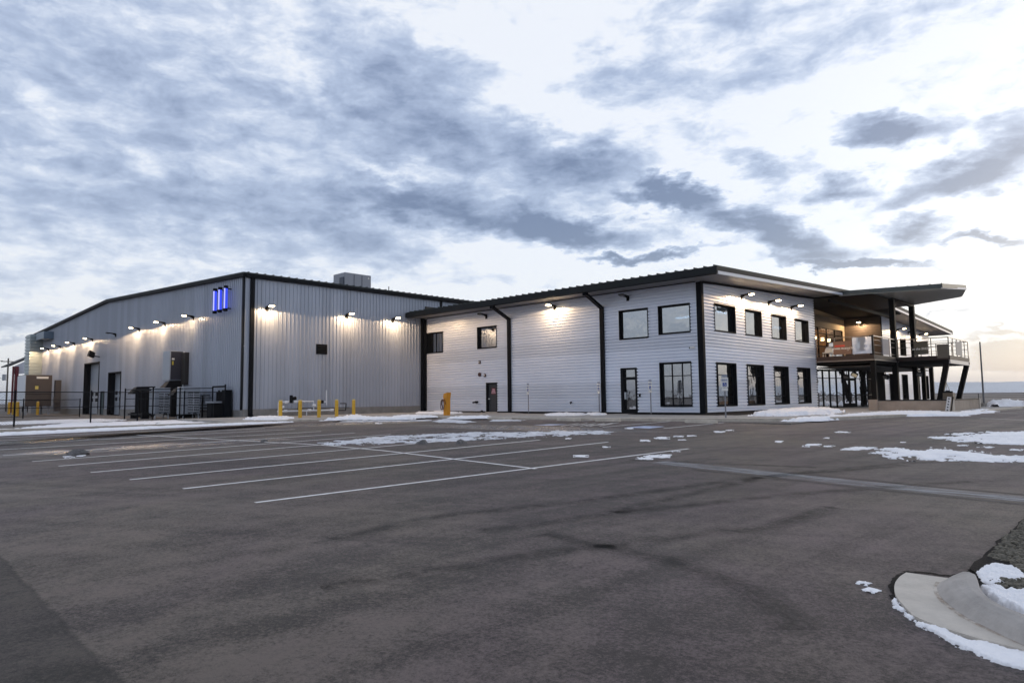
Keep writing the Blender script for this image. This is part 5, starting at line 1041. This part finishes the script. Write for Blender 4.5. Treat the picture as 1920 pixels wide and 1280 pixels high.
snow('snow', [c8([(1750, 168), (1800, 159), (1850, 157), (1900, 160), (1900, 170), (1800, 172)]), c8([(1915, 168), (1990, 166), (1990, 172), (1910, 172)])], .62, .3, 1.6, snowm, seed=15, z=-.12, nsc=.5)
snow('snow', [c8([(1690, 170), (1750, 168), (1780, 178), (1700, 182)]), [(1812, 770), (1850, 766.5), (1868, 769), (1862, 773), (1820, 775)], [(1838, 761), (1872, 759), (1872, 763), (1840, 764)]], .09, .15, .6, snowm, seed=16, z=-.12, nsc=.9)
snow('snow', [[(0, 791.5), (100, 787), (187, 785.5), (240, 787), (187, 790), (0, 796.5), (-60, 799)], [(-60, 808), (33, 804), (133, 793), (233, 791), (300, 788.5), (383, 789), (440, 788), (430, 792), (300, 796), (167, 801), (60, 807), (-60, 814)]], .04, .10, .35, snowm, seed=18, z=-.165, nsc=1.2, rag=2.2, cap=.5)
snow('snow', [[(-60, 815.5), (0, 812.5), (240, 802), (480, 792.3), (552, 790.5), (480, 794.5), (240, 805), (0, 816), (-60, 819)]], .05, .05, .10, snowm, seed=19, z=SZ, nsc=2.0)
snow('snow', [[(455, 787), (480, 783.5), (520, 782.5), (545, 784), (520, 787)], [(605, 788), (640, 785), (655, 782), (663, 778.5), (672, 782), (700, 784.5), (770, 785), (760, 786), (700, 786.3), (640, 786.6), (612, 788)]], .14, .10, .5, snowm, seed=21, z=SZ, nsc=1.6)
snow('snow', [[(780, 773.8), (806, 773.2), (826, 770), (838, 773.5), (862, 774.2), (850, 776), (790, 776)], [(740, 781), (780, 779.5), (815, 781.5), (790, 783), (745, 783.5)], [(1023, 777), (1060, 776), (1098, 777), (1080, 779), (1030, 779)], [(1105, 776.5), (1128, 775), (1132, 778), (1110, 778.5)], [(848, 782.5), (915, 782.0), (915, 783.8), (850, 784.3)]], .12, .10, .5, snowm, seed=23, z=SZ, nsc=1.6)
snow('snow', [[(620, 791), (700, 788), (760, 787.5), (803, 788), (760, 789.6), (700, 790)], [(818, 788), (850, 784.5), (870, 787), (840, 789.5)], [(800, 790), (850, 788.5), (900, 791), (850, 792.5)], [(925, 787.5), (985, 787.5), (980, 789.3), (930, 789.5)]], .04, .10, .4, slush, seed=25, nsc=1.3, rag=1.6)
# dirty lumps left in the stalls
for (px, py, r, s) in ((146, 853, .22, 'by the left ends of the stall lines'), (792, 831, .16, 'at the near edge of the long snow patch'), (864, 831, .18, 'at the near edge of the long snow patch, right one'), (495, 828, .12, 'on the damp strip by the crossing stall line')):
    x, y, z = G(px, py); rr = random.Random(px); mb = MB(); nb = 9
    mb.v.append((x, y, z+r*.8))
    for k, (rad, hh) in enumerate(((.5, .7), (.9, .35), (1.1, 0))):
        for i in range(nb): a = 2*math.pi*i/nb; q = rad*r*rr.uniform(.75, 1.25); mb.v.append((x+q*math.cos(a), y+q*math.sin(a)*1.3, z+r*hh*rr.uniform(.7, 1.1)))
    for i in range(nb): j = (i+1) % nb; mb.f.append((0, 1+i, 1+j)); mb.f.append((1+i, 1+nb+i, 1+nb+j, 1+j)); mb.f.append((1+nb+i, 1+2*nb+i, 1+2*nb+j, 1+nb+j))
    tag(obj('ice_lump', mb, mat('dirty_ice', (.09, .085, .085), .6, bump=.6, bscale=20, var=.6, vscale=18)), 'dark dirty lump of ice '+s, 'ice lump', 'dirty ice lumps')
# ------------------------------------------------------------ kerb island at the lower right
c6 = lambda L_: [(1560+x/3.37, 900+y/3.37) for x, y in L_]
def resample(pts, n):
    P = [Vector(p) for p in pts]; L_ = [0]
    for a, b in zip(P, P[1:]): L_.append(L_[-1]+(b-a).length)
    out = []
    for i in range(n):
        s = L_[-1]*i/(n-1); k = max(j for j in range(len(P)) if L_[j] <= s+1e-9); k = min(k, len(P)-2); t = (s-L_[k])/(L_[k+1]-L_[k]); out.append(P[k].lerp(P[k+1], t))
    return out
def smooth(P, k=3):
    for _ in range(k): P = [P[0]]+[(P[i-1]+P[i]*2+P[i+1])/4 for i in range(1, len(P)-1)]+[P[-1]]
    return P
NS = 60
O = smooth(resample([G(*p)[:2] for p in c6([(470, 598), (430, 622), (400, 660), (393, 700), (402, 745), (450, 805), (520, 880), (700, 950), (930, 1022), (1213, 1092), (1600, 1190)])], NS))
K = smooth(resample([G(*p)[:2] for p in c6([(760, 627), (690, 645), (662, 680), (668, 715), (700, 765), (780, 830), (860, 885), (1000, 955), (1213, 1058), (1600, 1200)])], NS))
Bk = smooth(resample([G(px, py, zg(-.9, 6)+.15)[:2] for px, py in c6([(905, 611), (915, 640), (925, 680), (950, 715), (990, 752), (1080, 800), (1213, 850), (1600, 1000)])], NS))
mb = MB(); rows = 12
for i in range(NS):
    o_, k_, b_ = O[i], K[i], Bk[i]
    prof = [(o_, -.08), (o_, .026), (o_.lerp(k_, .5), .018), (o_.lerp(k_, .92), .011), (k_, .013), (k_.lerp(b_, .10), .035), (k_.lerp(b_, .28), .085), (k_.lerp(b_, .5), .125), (k_.lerp(b_, .75), .148), (b_, .150), (b_+(b_-k_).normalized()*.012, .14), (b_+(b_-k_).normalized()*.015, -.1)]
    for p, dz in prof: mb.v.append((p.x, p.y, zg(p.x, p.y)+dz))
R12 = 12; V12 = mb.v
for nm, k0, k1, m_ in (('gutter_pan', 0, 4, mat('pan_concrete', (.56, .51, .45), .85, bump=.5, bscale=40, var=.14, vscale=4)), ('corner_kerb', 4, 11, mat('kerb_grey', (.40, .37, .345), .85, bump=.5, bscale=40, var=.22, vscale=3))):
    mb = MB(); mb.v = list(V12)
    for i in range(NS-1):
        for k in range(k0, k1): mb.f.append((i*R12+k, (i+1)*R12+k, (i+1)*R12+k+1, i*R12+k+1))
    b0 = len(mb.v); mb.v += [(V12[k][0], V12[k][1], V12[k][2]) for k in (k0, k1)]; mb.v[b0] = (V12[k0][0], V12[k0][1], -.85); mb.v[b0+1] = (V12[k1][0], V12[k1][1], -.85)
    mb.f.append((b0, *range(k0, k1+1), b0+1)); us = sorted({i for f in mb.f for i in f}); mp = {o: n for n, o in enumerate(us)}
    mb.v = [mb.v[i] for i in us]; mb.f = [tuple(mp[i] for i in f) for f in mb.f]; tag(obj(nm, mb, m_), kind='structure')
mb = MB(); gut = [K[i].lerp(O[i], .05) for i in range(NS)]; 
def gut_mat():
    m = bpy.data.materials.new('gutter_silt'); m.use_nodes = True; t = m.node_tree; b = t.nodes['Principled BSDF']; b.inputs['Base Color'].default_value = (.30, .20, .13, 1); b.inputs['Roughness'].default_value = .9
    tcn = t.nodes.new('ShaderNodeTexCoord'); n = t.nodes.new('ShaderNodeTexNoise'); n.inputs['Scale'].default_value = 9; n.inputs['Detail'].default_value = 9; n.inputs['Roughness'].default_value = .75
    r = t.nodes.new('ShaderNodeValToRGB'); r.color_ramp.elements[0].position = .42; r.color_ramp.elements[0].color = (0, 0, 0, 1); r.color_ramp.elements[1].position = .66; r.color_ramp.elements[1].color = (.6, .6, .6, 1)
    t.links.new(tcn.outputs['Object'], n.inputs['Vector']); t.links.new(n.outputs[0], r.inputs[0]); t.links.new(r.outputs[0], b.inputs['Alpha']); return m
for i in range(6, NS-1):
    f = lambda j, s, dz: (K[j].lerp(O[j], s).x, K[j].lerp(O[j], s).y, zg(K[j].x, K[j].y)+dz)
    mb.quad(f(i, .10, .017), f(i+1, .10, .017), f(i+1, .0, .019), f(i, .0, .019))
tag(obj('gutter_silt', mb, gut_mat()), kind='structure')
bed = [G(*p)[:2] for p in c6([(905, 612), (870, 590), (900, 545), (985, 500), (1060, 410), (1140, 340), (1213, 268), (1500, 40), (2300, 40), (2300, 1500), (1600, 1010), (1213, 852), (1080, 802), (990, 754), (940, 700)])]
mb = MB(); mb.hexa([(x, y, zg(x, y)-.1) for x, y in bed], [(x, y, zg(x, y)+.05) for x, y in bed]); tag(obj('planting_bed', mb, mulch), kind='structure')
darkedge = [G(*p)[:2] for p in c6([(470, 598), (430, 620), (398, 660), (388, 705), (398, 750)])]
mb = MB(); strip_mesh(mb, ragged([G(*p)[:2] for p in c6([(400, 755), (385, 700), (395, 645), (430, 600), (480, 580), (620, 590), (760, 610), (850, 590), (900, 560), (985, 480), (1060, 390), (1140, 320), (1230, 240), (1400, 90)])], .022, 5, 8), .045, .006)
tag(obj('shadow_soil_edge', mb, mulch), kind='structure')  # dark strip: shadow of the drop painted in with the moist soil colour
# rocks
import bmesh
def rocks(name, polys, count, smin, smax, seed, dz=.05):
    rr = random.Random(seed); V, Fc = [], []
    t_ = (1+5**.5)/2; iv = [Vector(v).normalized() for v in [(-1, t_, 0), (1, t_, 0), (-1, -t_, 0), (1, -t_, 0), (0, -1, t_), (0, 1, t_), (0, -1, -t_), (0, 1, -t_), (t_, 0, -1), (t_, 0, 1), (-t_, 0, -1), (-t_, 0, 1)]]
    iF = [(0, 11, 5), (0, 5, 1), (0, 1, 7), (0, 7, 10), (0, 10, 11), (1, 5, 9), (5, 11, 4), (11, 10, 2), (10, 7, 6), (7, 1, 8), (3, 9, 4), (3, 4, 2), (3, 2, 6), (3, 6, 8), (3, 8, 9), (4, 9, 5), (2, 4, 11), (6, 2, 10), (8, 6, 7), (9, 8, 1)]
    def inside(x, y, P):
        r = False
        for i in range(len(P)):
            a, b = P[i], P[i-1]
            if (a[1] > y) != (b[1] > y) and x < (b[0]-a[0])*(y-a[1])/(b[1]-a[1])+a[0]: r = not r
        return r
    for P in polys:
        xs, ys = [p[0] for p in P], [p[1] for p in P]; n = 0
        while n < count:
            x, y = rr.uniform(min(xs), max(xs)), rr.uniform(min(ys), max(ys))
            if not inside(x, y, P): continue
            n += 1; s = rr.uniform(smin, smax); sc = (s*rr.uniform(.7, 1.4), s*rr.uniform(.7, 1.3), s*rr.uniform(.45, .8)); a = rr.uniform(0, 6.28); b0 = len(V); z = zg(x, y)+dz+sc[2]*.3
            for v in iv: q = v*rr.uniform(.8, 1.2); X2, Y2 = q.x*sc[0], q.y*sc[1]; V.append((x+X2*math.cos(a)-Y2*math.sin(a), y+X2*math.sin(a)+Y2*math.cos(a), z+q.z*sc[2]))
            Fc += [tuple(b0+i for i in f) for f in iF]
    mb = MB(); mb.v, mb.f = V, Fc; return tag(obj(name, mb, rockm), kind='stuff')
rk = [G(*p)[:2] for p in c6([(990, 520), (1060, 430), (1140, 360), (1213, 290), (1500, 100), (1700, 500), (1500, 700), (1213, 620), (1180, 580), (1110, 545)])]
rocks('rocks', [rk], 2300, .014, .050, 3, .04)
rocks('rocks', [[G(*p)[:2] for p in c6([(1010, 680), (1060, 670), (1213, 665), (1400, 660), (1400, 740), (1213, 725), (1100, 712), (1020, 698)])]], 240, .018, .04, 4)
snow('snow', [c6([(910, 605), (950, 570), (1000, 545), (1110, 548), (1200, 588), (1240, 650), (1130, 672), (1010, 684), (955, 668)]), c6([(938, 690), (1040, 692), (1100, 708), (1213, 722), (1500, 760), (1500, 950), (1213, 842), (1100, 798), (990, 745)])], .05, .010, .03, snowm, seed=31, z=zg(-.6, 6)+.055, nsc=9, rag=.6)
snow('snow', [c6([(368, 760), (400, 752), (430, 785), (462, 815), (516, 874), (500, 882), (420, 830)]), c6([(525, 890), (640, 922), (700, 945), (800, 985), (880, 1023), (960, 1027), (1080, 1062), (1213, 1092), (1600, 1190), (1600, 1320), (1213, 1200), (1050, 1158), (930, 1110), (820, 1062), (700, 1002), (620, 950), (560, 925)])], .020, .009, .030, snowm, seed=33, nsc=12, rag=1.1)
# ------------------------------------------------------------ haze
mb = MB(); mb.box(-9400, 9400, -9400, 9400, -8, 170); hz = bpy.data.materials.new('haze'); hz.use_nodes = True; t = hz.node_tree; t.nodes.clear()
v = t.nodes.new('ShaderNodeVolumePrincipled'); v.inputs['Color'].default_value = (.93, .95, 1, 1); v.inputs['Density'].default_value = 1.2e-4; v.inputs['Anisotropy'].default_value = .2
o = t.nodes.new('ShaderNodeOutputMaterial'); t.links.new(v.outputs[0], o.inputs['Volume']); tag(obj('haze', mb, hz), kind='stuff')
